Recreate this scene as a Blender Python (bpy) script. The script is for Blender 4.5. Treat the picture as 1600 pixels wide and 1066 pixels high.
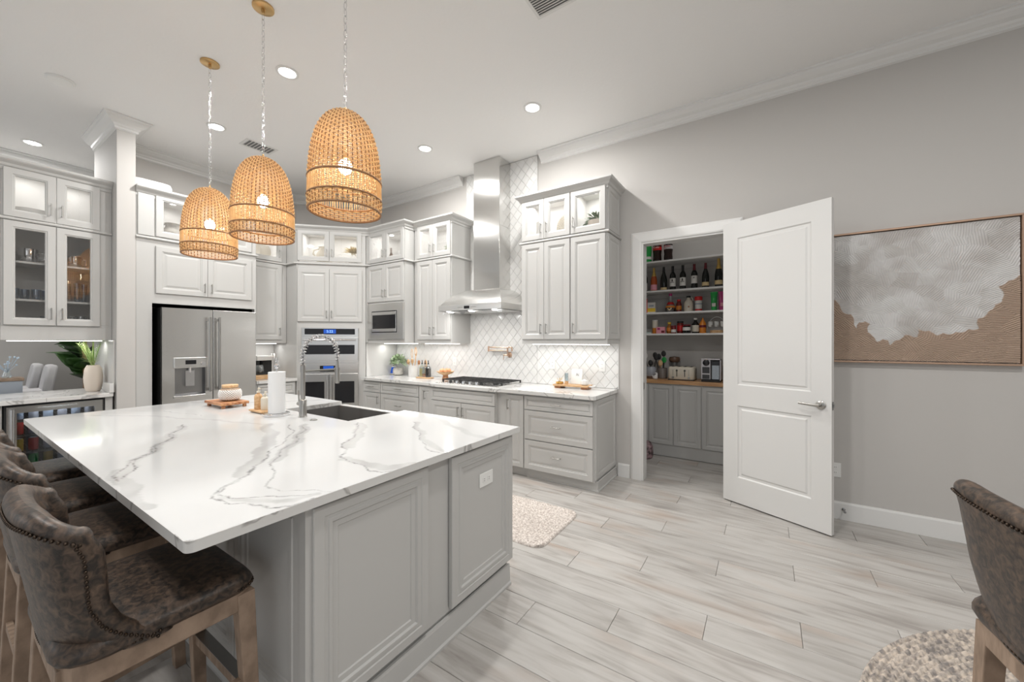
import bpy, math, random
import numpy as np
from math import sin, cos, pi, radians as rad
from mathutils import Vector, Matrix
random.seed(7)
S = bpy.context.scene
for o in list(bpy.data.objects): bpy.data.objects.remove(o)
COL = S.collection

# ---------------------------------------------------------------- camera, world, light, exposure
cam = bpy.data.cameras.new('camera'); cam.sensor_width = 36; cam.lens = 604/1600*36; cam.clip_start = .02
co = bpy.data.objects.new('camera', cam); COL.objects.link(co)
co.location = (0, 0, 1.43); co.rotation_euler = (rad(90), 0, rad(33.2)); S.camera = co
w = bpy.data.worlds.new('world'); S.world = w; w.use_nodes = True
w.node_tree.nodes['Background'].inputs[0].default_value = (.95, .975, 1, 1)
w.node_tree.nodes['Background'].inputs[1].default_value = .85
S.view_settings.view_transform = 'Standard'; S.view_settings.look = 'None'
S.view_settings.gamma = 1; S.view_settings.use_curve_mapping = False
S.view_settings.exposure = -0.66

def light(name, kind, loc, power, size=.1, col=(1, 1, 1), rot=(0, 0, 0), sy=None, spread=None, spot=None):
    l = bpy.data.lights.new(name, kind); l.energy = power; l.color = col
    if kind == 'AREA':
        l.size = size
        if sy: l.shape = 'RECTANGLE'; l.size_y = sy
        else: l.shape = 'DISK'
        if spread: l.spread = rad(spread)
    elif kind == 'SPOT':
        l.spot_size = rad(spot or 120); l.spot_blend = .8; l.shadow_soft_size = size
    else: l.shadow_soft_size = size
    o = bpy.data.objects.new(name, l); COL.objects.link(o); o.location = loc; o.rotation_euler = rot
    return o
WARM = (1, .95, .88); NEUT = (1, .985, .96)
CAN_W = 42
CANS = [(-3.315, 1.663), (-1.857, 3.195), (-4.775, 1.68), (-3.293, 3.193), (-6.889, .685), (-1.86, -.3), (-.35, 1.66), (1.6, 1.66), (1.6, -.3), (-3.3, -.6)]
for (x, y) in CANS: light('can_light_source', 'AREA', (x, y, 3.625), CAN_W, .14, NEUT, spread=178)
# added fill light, unseen, from the open side behind the camera
light('rear_fill', 'AREA', (3.2, -3.6, 1.9), 45, 4.5, (.96, .98, 1), (rad(72), 0, rad(38)), 2.4)

# ---------------------------------------------------------------- mesh builder
class MB:
    def __init__(s): s.v = []; s.f = []; s.m = []; s.cur = 0
    def add(s, vs, fs):
        b = len(s.v); s.v += [tuple(p) for p in vs]
        for f in fs: s.f.append(tuple(b+i for i in f)); s.m.append(s.cur)
        return s
    def box(s, x0, x1, y0, y1, z0, z1):
        v = [(x0,y0,z0),(x1,y0,z0),(x1,y1,z0),(x0,y1,z0),(x0,y0,z1),(x1,y0,z1),(x1,y1,z1),(x0,y1,z1)]
        return s.add(v, [(0,3,2,1),(4,5,6,7),(0,1,5,4),(1,2,6,5),(2,3,7,6),(3,0,4,7)])
    def prism(s, poly, z0, z1):
        n = len(poly)
        v = [(x,y,z0) for x,y in poly]+[(x,y,z1) for x,y in poly]
        f = [tuple(range(n-1,-1,-1)), tuple(range(n,2*n))]+[(i,(i+1)%n,n+(i+1)%n,n+i) for i in range(n)]
        return s.add(v, f)
    def loops(s, L, c0=True, c1=True, close=True):
        n = len(L[0]); v = [p for l in L for p in l]; f = []
        for k in range(len(L)-1):
            for i in range(n if close else n-1):
                j = (i+1) % n
                f.append((k*n+i, k*n+j, (k+1)*n+j, (k+1)*n+i))
        if c0: f.append(tuple(range(n-1,-1,-1)))
        if c1: f.append(tuple((len(L)-1)*n+i for i in range(n)))
        return s.add(v, f)
    def lathe(s, prof, n=20, c=(0,0,0), c0=True, c1=True, sx=1, sy=1, a0=0, a1=2*pi):
        full = abs(a1-a0-2*pi) < 1e-6
        m = n if full else n+1
        L = [[(c[0]+r*sx*cos(a0+(a1-a0)*i/n), c[1]+r*sy*sin(a0+(a1-a0)*i/n), c[2]+z) for i in range(m)] for r, z in prof]
        return s.loops(L, c0 and prof[0][0] > 1e-5 and full, c1 and prof[-1][0] > 1e-5 and full, close=full)
    def tube(s, P, r, n=8, closed=False, cap=True, flat=1):
        P = [Vector(p) for p in P]; k = len(P); L = []
        up = None
        for i in range(k):
            if closed: t = P[(i+1)%k]-P[i-1]
            else: t = P[min(i+1,k-1)]-P[max(i-1,0)]
            if t.length < 1e-9: t = Vector((0,0,1))
            t.normalize()
            if up is None:
                up = Vector((0,0,1)) if abs(t.z) < .9 else Vector((1,0,0))
            a = t.cross(up)
            if a.length < 1e-6: a = t.cross(Vector((1,.3,.2)))
            a.normalize(); b = a.cross(t).normalized(); up = b
            rr = r[i] if isinstance(r, (list,tuple)) else r
            L.append([tuple(P[i]+a*rr*cos(2*pi*j/n)+b*rr*flat*sin(2*pi*j/n)) for j in range(n)])
        if closed: L.append(L[0])
        return s.loops(L, cap and not closed, cap and not closed)
    def sphere(s, c, r, n=12, m=8, sz=1):
        return s.lathe([(r*sin(pi*i/m)+(1e-6), -r*sz*cos(pi*i/m)) for i in range(m+1)], n, c, False, False)
    def rectrings(s, rings, cap=True):
        """rings: (x0,x1,z0,z1,y) rectangles facing -y"""
        return s.loops([[(x0,y,z0),(x1,y,z0),(x1,y,z1),(x0,y,z1)] for x0,x1,z0,z1,y in rings], False, cap)
    def build(s, name, mats, parent=None, smooth=False, bevel=0, seg=2, auto=None, base=None, label=None, kind=None):
        me = bpy.data.meshes.new(name)
        v = s.v
        if base is not None: v = [(a-base[0], b-base[1], c-base[2]) for a,b,c in v]
        me.from_pydata(v, [], s.f)
        if not isinstance(mats, (list,tuple)): mats = [mats]
        for m in mats: me.materials.append(m)
        if len(mats) > 1: me.polygons.foreach_set('material_index', s.m)
        if smooth: me.polygons.foreach_set('use_smooth', [True]*len(s.f))
        me.validate(); me.update()
        o = bpy.data.objects.new(name, me); COL.objects.link(o)
        if base is not None: o.location = base
        if parent: o.parent = parent
        if bevel:
            b = o.modifiers.new('bevel', 'BEVEL'); b.width = bevel; b.segments = seg; b.limit_method = 'ANGLE'; b.angle_limit = rad(40)
        if smooth and auto:
            bpy.ops
            me.set_sharp_from_angle(angle=rad(auto))
        if label: o['label'] = label
        if kind: o['kind'] = kind
        return o

def thing(name, label, cat, loc=(0,0,0), rz=0, group=None):
    o = bpy.data.objects.new(name, None); COL.objects.link(o); o.empty_display_size = .1
    o.location = loc; o.rotation_euler = (0,0,rz); o['label'] = label; o['category'] = cat
    if group: o['group'] = group
    return o
def tag(o, label, cat, group=None):
    o['label'] = label; o['category'] = cat
    if group: o['group'] = group
    return o
def struct(o): o['kind'] = 'structure'; return o
def copy_tree(o, parent=None):
    c = o.copy(); COL.objects.link(c)
    if parent: c.parent = parent
    for ch in list(KIDS(o)): copy_tree(ch, c)
    return c
def KIDS(o): return [x for x in COL.objects if x.parent == o]
def dup(o, loc, rz=None, label=None, group=None):
    c = copy_tree(o); c.location = loc
    if rz is not None: c.rotation_euler = (0,0,rz)
    if label: c['label'] = label
    if group: c['group'] = group
    return c

# ---------------------------------------------------------------- materials
def mat(name, col, rough=.5, metal=0, **k):
    m = bpy.data.materials.new(name); m.use_nodes = True
    b = m.node_tree.nodes['Principled BSDF']
    b.inputs['Base Color'].default_value = (*col, 1); b.inputs['Roughness'].default_value = rough
    b.inputs['Metallic'].default_value = metal
    if 'emit' in k:
        b.inputs['Emission Color'].default_value = (*k['emit'], 1); b.inputs['Emission Strength'].default_value = k.get('es', 1)
    if 'trans' in k: b.inputs['Transmission Weight'].default_value = k['trans']
    if 'coat' in k: b.inputs['Coat Weight'].default_value = k['coat']; b.inputs['Coat Roughness'].default_value = .08
    if 'spec' in k: b.inputs['Specular IOR Level'].default_value = k['spec']
    if 'aniso' in k: b.inputs['Anisotropic'].default_value = k['aniso']
    return m
def nodes(m): return m.node_tree.nodes, m.node_tree.links, m.node_tree.nodes['Principled BSDF']
def noise_bump(m, scale, strength, dist=.002, detail=2, stretch=None, coord='Object'):
    N, L, b = nodes(m)
    tc = N.new('ShaderNodeTexCoord'); n = N.new('ShaderNodeTexNoise'); n.inputs['Scale'].default_value = scale; n.inputs['Detail'].default_value = detail
    mp = N.new('ShaderNodeMapping')
    if stretch: mp.inputs['Scale'].default_value = stretch
    L.new(tc.outputs[coord], mp.inputs[0]); L.new(mp.outputs[0], n.inputs[0])
    bu = N.new('ShaderNodeBump'); bu.inputs['Strength'].default_value = strength; bu.inputs['Distance'].default_value = dist
    L.new(n.outputs[0], bu.inputs['Height']); L.new(bu.outputs[0], b.inputs['Normal'])
    return n
def two_tone(m, c1, c2, scale, detail=4, stretch=None, lo=.35, hi=.65, rnd=0, bump=0, rough=None, dist=0, coord='Object'):
    """base colour mixes c1..c2 by a noise; rnd > 0 shifts the texture per object"""
    N, L, b = nodes(m)
    tc = N.new('ShaderNodeTexCoord'); mp = N.new('ShaderNodeMapping')
    if stretch: mp.inputs['Scale'].default_value = stretch
    L.new(tc.outputs[coord], mp.inputs[0])
    n = N.new('ShaderNodeTexNoise'); n.inputs['Scale'].default_value = scale; n.inputs['Detail'].default_value = detail; n.inputs['Distortion'].default_value = dist
    if rnd:
        oi = N.new('ShaderNodeObjectInfo'); mu = N.new('ShaderNodeMath'); mu.operation = 'MULTIPLY'; mu.inputs[1].default_value = 37.
        L.new(oi.outputs['Random'], mu.inputs[0]); L.new(mu.outputs[0], mp.inputs['Location'])
    L.new(mp.outputs[0], n.inputs[0])
    r = N.new('ShaderNodeMapRange'); r.inputs[1].default_value = lo; r.inputs[2].default_value = hi
    L.new(n.outputs[0], r.inputs[0])
    mx = N.new('ShaderNodeMix'); mx.data_type = 'RGBA'; mx.inputs[6].default_value = (*c1,1); mx.inputs[7].default_value = (*c2,1)
    L.new(r.outputs[0], mx.inputs[0]); out = mx.outputs[2]
    if rnd:
        mr = N.new('ShaderNodeMapRange'); mr.inputs[3].default_value = 1-rnd; mr.inputs[4].default_value = 1+rnd
        L.new(oi.outputs['Random'], mr.inputs[0])
        m2 = N.new('ShaderNodeVectorMath'); m2.operation = 'SCALE'; L.new(out, m2.inputs[0]); L.new(mr.outputs[0], m2.inputs['Scale']); out = m2.outputs[0]
    L.new(out, b.inputs['Base Color'])
    if bump:
        bu = N.new('ShaderNodeBump'); bu.inputs['Strength'].default_value = bump; bu.inputs['Distance'].default_value = .003
        L.new(n.outputs[0], bu.inputs['Height']); L.new(bu.outputs[0], b.inputs['Normal'])
    return m
def glassy(name, tint=(1,1,1), gloss=.08, rough=0):
    m = bpy.data.materials.new(name); m.use_nodes = True; N = m.node_tree.nodes; L = m.node_tree.links; N.clear()
    o = N.new('ShaderNodeOutputMaterial'); mx = N.new('ShaderNodeMixShader'); t = N.new('ShaderNodeBsdfTransparent'); g = N.new('ShaderNodeBsdfGlossy')
    t.inputs[0].default_value = (*tint,1); g.inputs['Roughness'].default_value = rough; g.inputs['Color'].default_value = (1,1,1,1)
    lw = N.new('ShaderNodeLayerWeight'); lw.inputs[0].default_value = .35
    ma = N.new('ShaderNodeMath'); ma.operation = 'MULTIPLY_ADD'; ma.inputs[1].default_value = .5; ma.inputs[2].default_value = gloss
    L.new(lw.outputs['Fresnel'], ma.inputs[0]); L.new(ma.outputs[0], mx.inputs[0])
    L.new(t.outputs[0], mx.inputs[1]); L.new(g.outputs[0], mx.inputs[2]); L.new(mx.outputs[0], o.inputs[0])
    return m
M = {}
M['wall'] = mat('wall_paint', (.54,.522,.50), .75); noise_bump(M['wall'], 90, .08)
M['ceil'] = mat('ceiling_paint', (.87,.865,.855), .9); noise_bump(M['ceil'], 45, .35, .003, 3)
M['trim'] = mat('trim_white', (.76,.755,.74), .4)
M['door'] = mat('door_white', (.68,.675,.66), .4)
M['cab'] = mat('cabinet_grey', (.52,.515,.50), .38); noise_bump(M['cab'], 60, .03, .001, 2, (1,1,.1))
M['cabin'] = mat('cabinet_interior', (.82,.81,.79), .5)
M['steel'] = mat('stainless', (.76,.755,.74), .24, 1, aniso=.5); noise_bump(M['steel'], 3, .12, .004, 2, (1,1,.6))
M['steelh'] = mat('hood_stainless', (.70,.695,.68), .15, 1, aniso=.7); noise_bump(M['steelh'], 2.2, .25, .006, 2, (.3,.3,1.6))
M['steeld'] = mat('dark_stainless', (.33,.33,.33), .3, 1)
M['nickel'] = mat('brushed_nickel', (.42,.41,.39), .3, 1)
M['chrome'] = mat('chrome', (.75,.75,.76), .12, 1)
M['black'] = mat('black_gloss', (.012,.012,.014), .12)
M['blackm'] = mat('black_matt', (.02,.02,.02), .55)
M['gap'] = mat('recess_shade', (.008,.008,.008), .9)
M['brass'] = mat('brass', (.62,.42,.20), .3, 1)
M['copper'] = mat('rose_brass', (.66,.47,.35), .28, 1)
M['glass'] = glassy('pane_glass')
M['dglass'] = glassy('cooler_glass', (.62,.64,.67), .08)
M['cglass'] = glassy('clear_glass', (.90,.95,.97), .16)
M['bglass'] = glassy('blue_glass', (.45,.62,.78), .2)
M['white'] = mat('white_ceramic', (.80,.79,.77), .25)
M['whitep'] = mat('white_plastic', (.82,.82,.80), .4)
M['paper'] = mat('paper', (.80,.80,.80), .9)
M['quartz'] = mat('quartz', (.68,.675,.66), .12)
M['sink'] = mat('sink_composite', (.12,.115,.11), .35)
M['leaf'] = mat('leaf_dark', (.035,.10,.025), .35); two_tone(M['leaf'], (.02,.07,.018), (.07,.17,.04), 6, rnd=.25)
M['leafp'] = mat('leaf_pale', (.25,.36,.2), .5); two_tone(M['leafp'], (.16,.27,.11), (.42,.50,.34), 30)
M['frond'] = mat('frond', (.30,.45,.12), .5); two_tone(M['frond'], (.22,.38,.09), (.5,.6,.25), 12)
M['woodo'] = mat('acacia', (.45,.20,.09), .4); two_tone(M['woodo'], (.33,.12,.05), (.62,.32,.15), 10, stretch=(1,6,6))
M['woodl'] = mat('light_wood', (.62,.38,.19), .45); two_tone(M['woodl'], (.52,.30,.14), (.75,.50,.28), 12, stretch=(1,6,6))
M['butcher'] = mat('butcher_block', (.55,.30,.14), .35); two_tone(M['butcher'], (.42,.20,.08), (.66,.40,.20), 5, stretch=(1,10,10))
M['oak'] = mat('weathered_oak', (.36,.25,.17), .6); two_tone(M['oak'], (.22,.155,.11), (.36,.26,.19), 11, 7, (5,1.6,1.2), bump=.15)
M['amber'] = glassy('amber', (.8,.42,.12), .1)
M['stone'] = mat('stoneware', (.55,.52,.48), .7); two_tone(M['stone'], (.40,.38,.35), (.66,.63,.58), 14, bump=.3)
M['cream'] = mat('cream', (.72,.66,.55), .4)
M['linen'] = mat('linen', (.62,.61,.62), .85); noise_bump(M['linen'], 300, .3)
M['bluegrey'] = mat('bluegrey', (.36,.40,.46), .6)
M['red'] = mat('red_print', (.60,.02,.02), .35)
M['green'] = mat('green_plastic', (.02,.35,.07), .2)
M['cola'] = mat('cola', (.018,.006,.004), .08)
M['silver'] = mat('silver_foil', (.6,.58,.6), .35, .4)
M['wine'] = mat('wine_glass_dark', (.008,.010,.008), .08)
M['rose'] = mat('rose_wine', (.45,.09,.02), .1)
M['gold'] = mat('gold_foil', (.72,.48,.14), .3, .7)
M['lab'] = mat('label_white', (.75,.73,.69), .6)
M['labg'] = mat('label_gold', (.68,.52,.28), .5)
M['labp'] = mat('label_pink', (.75,.32,.38), .6)
M['orange'] = mat('orange', (.75,.25,.03), .4)
M['yellow'] = mat('yellow', (.8,.55,.05), .45)
M['magenta'] = mat('magenta', (.42,.03,.16), .3)
M['ceramicg'] = mat('grey_glaze', (.38,.40,.44), .25)
M['brownc'] = mat('brown_clay', (.16,.09,.055), .4)
M['glow'] = mat('lamp_glow', (1,1,1), .5, emit=(1,.98,.94), es=14)
M['bulb'] = mat('bulb_glow', (1,1,1), .5, emit=(1,.84,.64), es=150)
M['strip'] = mat('led_strip', (1,1,1), .5, emit=(1,.97,.92), es=6)
M['blue'] = mat('blue_display', (.01,.05,.3), .2, emit=(.03,.16,.75), es=.55)
M['bluel'] = mat('display_digits', (.3,.6,1), .2, emit=(.35,.6,1), es=.9)
M['tgrout'] = mat('tile_grout', (.68,.67,.655), .9)
M['seam'] = mat('grout', (.40,.385,.37), .9)
M['ink'] = mat('ink', (.03,.03,.03), .6)
M['rattan'] = mat('rattan', (.52,.30,.13), .55); two_tone(M['rattan'], (.66,.44,.22), (.86,.66,.40), 40)
M['rattand'] = mat('rattan_dark', (.27,.135,.055), .55)
N, L, b = nodes(M['rattan'])
tl = N.new('ShaderNodeBsdfTranslucent'); tl.inputs[0].default_value = (.90,.72,.45,1); ms = N.new('ShaderNodeMixShader'); ms.inputs[0].default_value = .5
L.new(b.outputs[0], ms.inputs[1]); L.new(tl.outputs[0], ms.inputs[2]); L.new(ms.outputs[0], N['Material Output'].inputs[0])
# leather
m = M['leather'] = mat('distressed_leather', (.09,.07,.055), .42); two_tone(m, (.019,.0145,.012), (.125,.082,.056), 48, 12, lo=.38, hi=.72, dist=.8)
N, L, b = nodes(m)
n2 = N.new('ShaderNodeTexNoise'); n2.inputs['Scale'].default_value = 90; n2.inputs['Detail'].default_value = 5; n2.inputs['Distortion'].default_value = 2
tc = N.new('ShaderNodeTexCoord'); L.new(tc.outputs['Object'], n2.inputs[0])
bu = N.new('ShaderNodeBump'); bu.inputs['Strength'].default_value = .25; bu.inputs['Distance'].default_value = .002; L.new(n2.outputs[0], bu.inputs['Height']); L.new(bu.outputs[0], b.inputs['Normal'])
# wood-look plank
m = M['plank'] = mat('plank', (.55,.52,.49), .42); N, L, b = nodes(m)
tc = N.new('ShaderNodeTexCoord'); oi = N.new('ShaderNodeObjectInfo')
mu = N.new('ShaderNodeVectorMath'); mu.operation = 'MULTIPLY_ADD'
cx = N.new('ShaderNodeCombineXYZ'); 
for i in range(3): L.new(oi.outputs['Random'], cx.inputs[i])
mu.inputs[1].default_value = (31, 17, 23); L.new(cx.outputs[0], mu.inputs[0]); L.new(tc.outputs['Object'], mu.inputs[2])
mp = N.new('ShaderNodeMapping'); mp.inputs['Scale'].default_value = (1.1, 9, 1); L.new(mu.outputs[0], mp.inputs[0])
n1 = N.new('ShaderNodeTexNoise'); n1.inputs['Scale'].default_value = 2.2; n1.inputs['Detail'].default_value = 7; n1.inputs['Distortion'].default_value = .6; L.new(mp.outputs[0], n1.inputs[0])
cr = N.new('ShaderNodeValToRGB'); e = cr.color_ramp.elements
e[0].position = .30; e[0].color = (.33,.305,.285,1); e[1].position = .66; e[1].color = (.53,.51,.485,1)
x = e.new(.42); x.color = (.43,.405,.38,1); x = e.new(.52); x.color = (.49,.47,.445,1)
L.new(n1.outputs[0], cr.inputs[0])
mp2 = N.new('ShaderNodeMapping'); mp2.inputs['Scale'].default_value = (.8, 3, 1); L.new(mu.outputs[0], mp2.inputs[0])
n3 = N.new('ShaderNodeTexNoise'); n3.inputs['Scale'].default_value = 1.6; n3.inputs['Detail'].default_value = 2; L.new(mp2.outputs[0], n3.inputs[0])
r3 = N.new('ShaderNodeMapRange'); r3.inputs[1].default_value = .58; r3.inputs[2].default_value = .75; r3.inputs[4].default_value = .55; L.new(n3.outputs[0], r3.inputs[0])
mx = N.new('ShaderNodeMix'); mx.data_type = 'RGBA'; mx.inputs[7].default_value = (.44,.33,.26,1); L.new(r3.outputs[0], mx.inputs[0]); L.new(cr.outputs[0], mx.inputs[6])
mr = N.new('ShaderNodeMapRange'); mr.inputs[3].default_value = .90; mr.inputs[4].default_value = 1.05; L.new(oi.outputs['Random'], mr.inputs[0])
sc = N.new('ShaderNodeVectorMath'); sc.operation = 'SCALE'; L.new(mx.outputs[2], sc.inputs[0]); L.new(mr.outputs[0], sc.inputs['Scale']); L.new(sc.outputs[0], b.inputs['Base Color'])
bu = N.new('ShaderNodeBump'); bu.inputs['Strength'].default_value = .12; bu.inputs['Distance'].default_value = .002; L.new(n1.outputs[0], bu.inputs['Height']); L.new(bu.outputs[0], b.inputs['Normal'])
# quartz with veins carried by mesh attributes ('line' thin dark edge, 'soft' grey body)
m = M['veined'] = mat('veined_quartz', (.80,.795,.78), .10); N, L, b = nodes(m)
a1 = N.new('ShaderNodeAttribute'); a1.attribute_name = 'line'; a2 = N.new('ShaderNodeAttribute'); a2.attribute_name = 'soft'
tc = N.new('ShaderNodeTexCoord'); n1 = N.new('ShaderNodeTexNoise'); n1.inputs['Scale'].default_value = 28; n1.inputs['Detail'].default_value = 4; L.new(tc.outputs['Object'], n1.inputs[0])
r1 = N.new('ShaderNodeMapRange'); r1.inputs[1].default_value = .38; r1.inputs[2].default_value = .6; r1.inputs[3].default_value = .25; L.new(n1.outputs[0], r1.inputs[0])
ml = N.new('ShaderNodeMath'); ml.operation = 'MULTIPLY'; L.new(a1.outputs['Fac'], ml.inputs[0]); L.new(r1.outputs[0], ml.inputs[1])
n4 = N.new('ShaderNodeTexNoise'); n4.inputs['Scale'].default_value = 1.1; n4.inputs['Detail'].default_value = 3; L.new(tc.outputs['Object'], n4.inputs[0])
r4 = N.new('ShaderNodeMapRange'); r4.inputs[1].default_value = .55; r4.inputs[2].default_value = .75; r4.inputs[4].default_value = .25; L.new(n4.outputs[0], r4.inputs[0])
mx0 = N.new('ShaderNodeMix'); mx0.data_type = 'RGBA'; mx0.inputs[6].default_value = (.63,.635,.635,1); mx0.inputs[7].default_value = (.52,.51,.50,1); L.new(r4.outputs[0], mx0.inputs[0])
mx = N.new('ShaderNodeMix'); mx.data_type = 'RGBA'; L.new(mx0.outputs[2], mx.inputs[6]); mx.inputs[7].default_value = (.32,.315,.31,1); L.new(a2.outputs['Fac'], mx.inputs[0])
mx2 = N.new('ShaderNodeMix'); mx2.data_type = 'RGBA'; mx2.inputs[7].default_value = (.09,.088,.085,1); L.new(ml.outputs[0], mx2.inputs[0]); L.new(mx.outputs[2], mx2.inputs[6]); L.new(mx2.outputs[2], b.inputs['Base Color'])
# procedural veined quartz for the other worktops and slab edges
m = M['quartzv'] = mat('quartz_streaked', (.80,.795,.78), .12); N, L, b = nodes(m)
tc = N.new('ShaderNodeTexCoord'); wv = N.new('ShaderNodeTexNoise'); wv.inputs['Scale'].default_value = 2.3; wv.inputs['Detail'].default_value = 4; wv.inputs['Distortion'].default_value = .8; L.new(tc.outputs['Object'], wv.inputs[0])
ab = N.new('ShaderNodeMath'); ab.operation = 'SUBTRACT'; ab.inputs[1].default_value = .5; L.new(wv.outputs[0], ab.inputs[0])
a3 = N.new('ShaderNodeMath'); a3.operation = 'ABSOLUTE'; L.new(ab.outputs[0], a3.inputs[0])
r1 = N.new('ShaderNodeMapRange'); r1.inputs[1].default_value = .0; r1.inputs[2].default_value = .018; r1.inputs[3].default_value = .8; r1.inputs[4].default_value = 0; L.new(a3.outputs[0], r1.inputs[0])
mx = N.new('ShaderNodeMix'); mx.data_type = 'RGBA'; mx.inputs[6].default_value = (.67,.665,.65,1); mx.inputs[7].default_value = (.30,.29,.28,1); L.new(r1.outputs[0], mx.inputs[0]); L.new(mx.outputs[2], b.inputs['Base Color'])
# glazed tile
M['tile'] = mat('glazed_tile', (.78,.775,.76), .12); noise_bump(M['tile'], 14, .10, .003)
# rugs, canvas
M['rug'] = mat('shag_rug', (.62,.55,.50), .95); two_tone(M['rug'], (.42,.36,.32), (.80,.74,.69), 70, 6)
M['jute'] = mat('jute_braid', (.42,.37,.33), .95); two_tone(M['jute'], (.22,.20,.19), (.62,.54,.46), 38, 5)
m = M['canvas'] = mat('impasto_canvas', (.6,.58,.56), .75); N, L, b = nodes(m)
a1 = N.new('ShaderNodeAttribute'); a1.attribute_name = 'tan'; tc = N.new('ShaderNodeTexCoord')
n1 = N.new('ShaderNodeTexNoise'); n1.inputs['Scale'].default_value = 3.; n1.inputs['Detail'].default_value = 3; L.new(tc.outputs['Object'], n1.inputs[0])
mx0 = N.new('ShaderNodeMix'); mx0.data_type = 'RGBA'; mx0.inputs[6].default_value = (.47,.445,.425,1); mx0.inputs[7].default_value = (.63,.62,.61,1)
r4 = N.new('ShaderNodeMapRange'); r4.inputs[1].default_value = .4; r4.inputs[2].default_value = .6; L.new(n1.outputs[0], r4.inputs[0]); ac = N.new('ShaderNodeAttribute'); ac.attribute_name = 'stroke'; av = N.new('ShaderNodeMath'); av.operation = 'MULTIPLY_ADD'; av.inputs[1].default_value = .5; L.new(ac.outputs['Fac'], av.inputs[0]); L.new(r4.outputs[0], av.inputs[2]); L.new(av.outputs[0], mx0.inputs[0])
mx = N.new('ShaderNodeMix'); mx.data_type = 'RGBA'; mx.inputs[7].default_value = (.44,.33,.255,1); L.new(mx0.outputs[2], mx.inputs[6]); L.new(a1.outputs['Fac'], mx.inputs[0]); L.new(mx.outputs[2], b.inputs['Base Color'])

# ---------------------------------------------------------------- generic shapes
def offset_path(P, o, side=1):
    """offset an open xy polyline by o to its right (side=1) with mitred corners"""
    R = []
    n = len(P)
    def nrm(a, b):
        dx, dy = b[0]-a[0], b[1]-a[1]; l = math.hypot(dx, dy); return (dy/l*side, -dx/l*side)
    for i in range(n):
        ns = []
        if i > 0: ns.append(nrm(P[i-1], P[i]))
        if i < n-1: ns.append(nrm(P[i], P[i+1]))
        if len(ns) == 1: m = ns[0]; k = 1
        else:
            m = (ns[0][0]+ns[1][0], ns[0][1]+ns[1][1]); l = math.hypot(*m); m = (m[0]/l, m[1]/l); k = 1/max(.3, m[0]*ns[0][0]+m[1]*ns[0][1])
        R.append((P[i][0]+m[0]*o*k, P[i][1]+m[1]*o*k))
    return R
def sweep(mb, P, prof, side=1):
    """prof: closed polygon of (outward offset, z)"""
    cols = [offset_path(P, o, side) for o, z in prof]
    L = [[(cols[j][i][0], cols[j][i][1], prof[j][1]) for j in range(len(prof))] for i in range(len(P))]
    return mb.loops(L, True, True)
CROWN = [(-.004,3.66),(.105,3.66),(.105,3.645),(.092,3.64),(.085,3.625),(.06,3.60),(.035,3.585),(.028,3.57),(.018,3.562),(.018,3.545),(-.004,3.535)]
BASEB = [(-.003,0),(.018,0),(.018,.125),(.014,.135),(.008,.14),(-.003,.14)]
RAISED = [(0,0),(0,-.017),(.003,-.020),(.050,-.020),(.056,-.015),(.062,-.015),(.066,-.009),(.072,-.009),(.092,-.015),(.096,-.015)]
def door_mesh(mb, x0, x1, z0, z1, prof=RAISED, k=1):
    mb.rectrings([(x0+i*k, x1-i*k, z0+i*k, z1-i*k, y) for i, y in prof])
GLASSF = [(0,0),(0,-.017),(.003,-.020),(.050,-.020),(.055,-.015),(.060,-.015),(.066,-.008),(.066,0)]
def pull(parent, x, z, horiz=False, l=.11, y=-.02):
    mb = MB()
    if horiz:
        mb.tube([(x-l/2,y-.028,z),(x+l/2,y-.028,z)], .0048, 8); a = ((x-l/2+.012,z),(x+l/2-.012,z))
    else:
        mb.tube([(x,y-.028,z-l/2),(x,y-.028,z+l/2)], .0048, 8); a = ((x,z-l/2+.012),(x,z+l/2-.012))
    for px, pz in a: mb.tube([(px,y,pz),(px,y-.028,pz)], .0042, 6)
    return mb.build('handle', M['nickel'], parent, smooth=True, auto=50)
def front(t, kind, x0, x1, z0, z1, h=None, k=1, mt=None):
    """door / drawer / glass door with its handle as sub-part"""
    g = .0015; x0 += g; x1 -= g; z0 += g; z1 -= g
    mt = mt or M['cab']
    if kind != 'glass': k = min(k, (z1-z0)/.27, (x1-x0)/.27)
    mb = MB()
    if kind == 'glass':
        mb.rectrings([(x0+i*k, x1-i*k, z0+i*k, z1-i*k, y) for i, y in GLASSF], cap=False)
        o = mb.build('door', mt, t)
        q = .060*k
        MB().box(x0+q, x1-q, -.006, -.003, z0+q, z1-q).build('pane', M['glass'], o)
    else:
        door_mesh(mb, x0, x1, z0, z1, k=k)
        o = mb.build('drawer' if kind == 'drawer' else 'door', mt, t)
    if h: pull(o, h[1], h[2], h[0] == 'h')
    return o
def open_box(mb, x0, x1, y1, z0, z1, th=.018, shelves=()):
    mb.box(x0, x0+th, 0, y1, z0, z1).box(x1-th, x1, 0, y1, z0, z1).box(x0+th, x1-th, 0, y1, z0, z0+th).box(x0+th, x1-th, 0, y1, z1-th, z1).box(x0+th, x1-th, y1-.01, y1, z0+th, z1-th)
    for s in shelves: mb.box(x0+th, x1-th, .03, y1-.01, s-.009, s+.009)
    return mb
def end_panel(t, y0, y1, z0, z1, x, side=1, k=.8, name='side_panel'):
    """raised panel on the +x (side=1) end of a cabinet: ring profile facing +x"""
    mb = MB()
    mb.loops([[(x-side*y*.6, y0+i*k, z0+i*k), (x-side*y*.6, y1-i*k, z0+i*k), (x-side*y*.6, y1-i*k, z1-i*k), (x-side*y*.6, y0+i*k, z1-i*k)] for i, y in RAISED], False, True)
    return mb.build(name, M['cab'], t)
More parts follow.
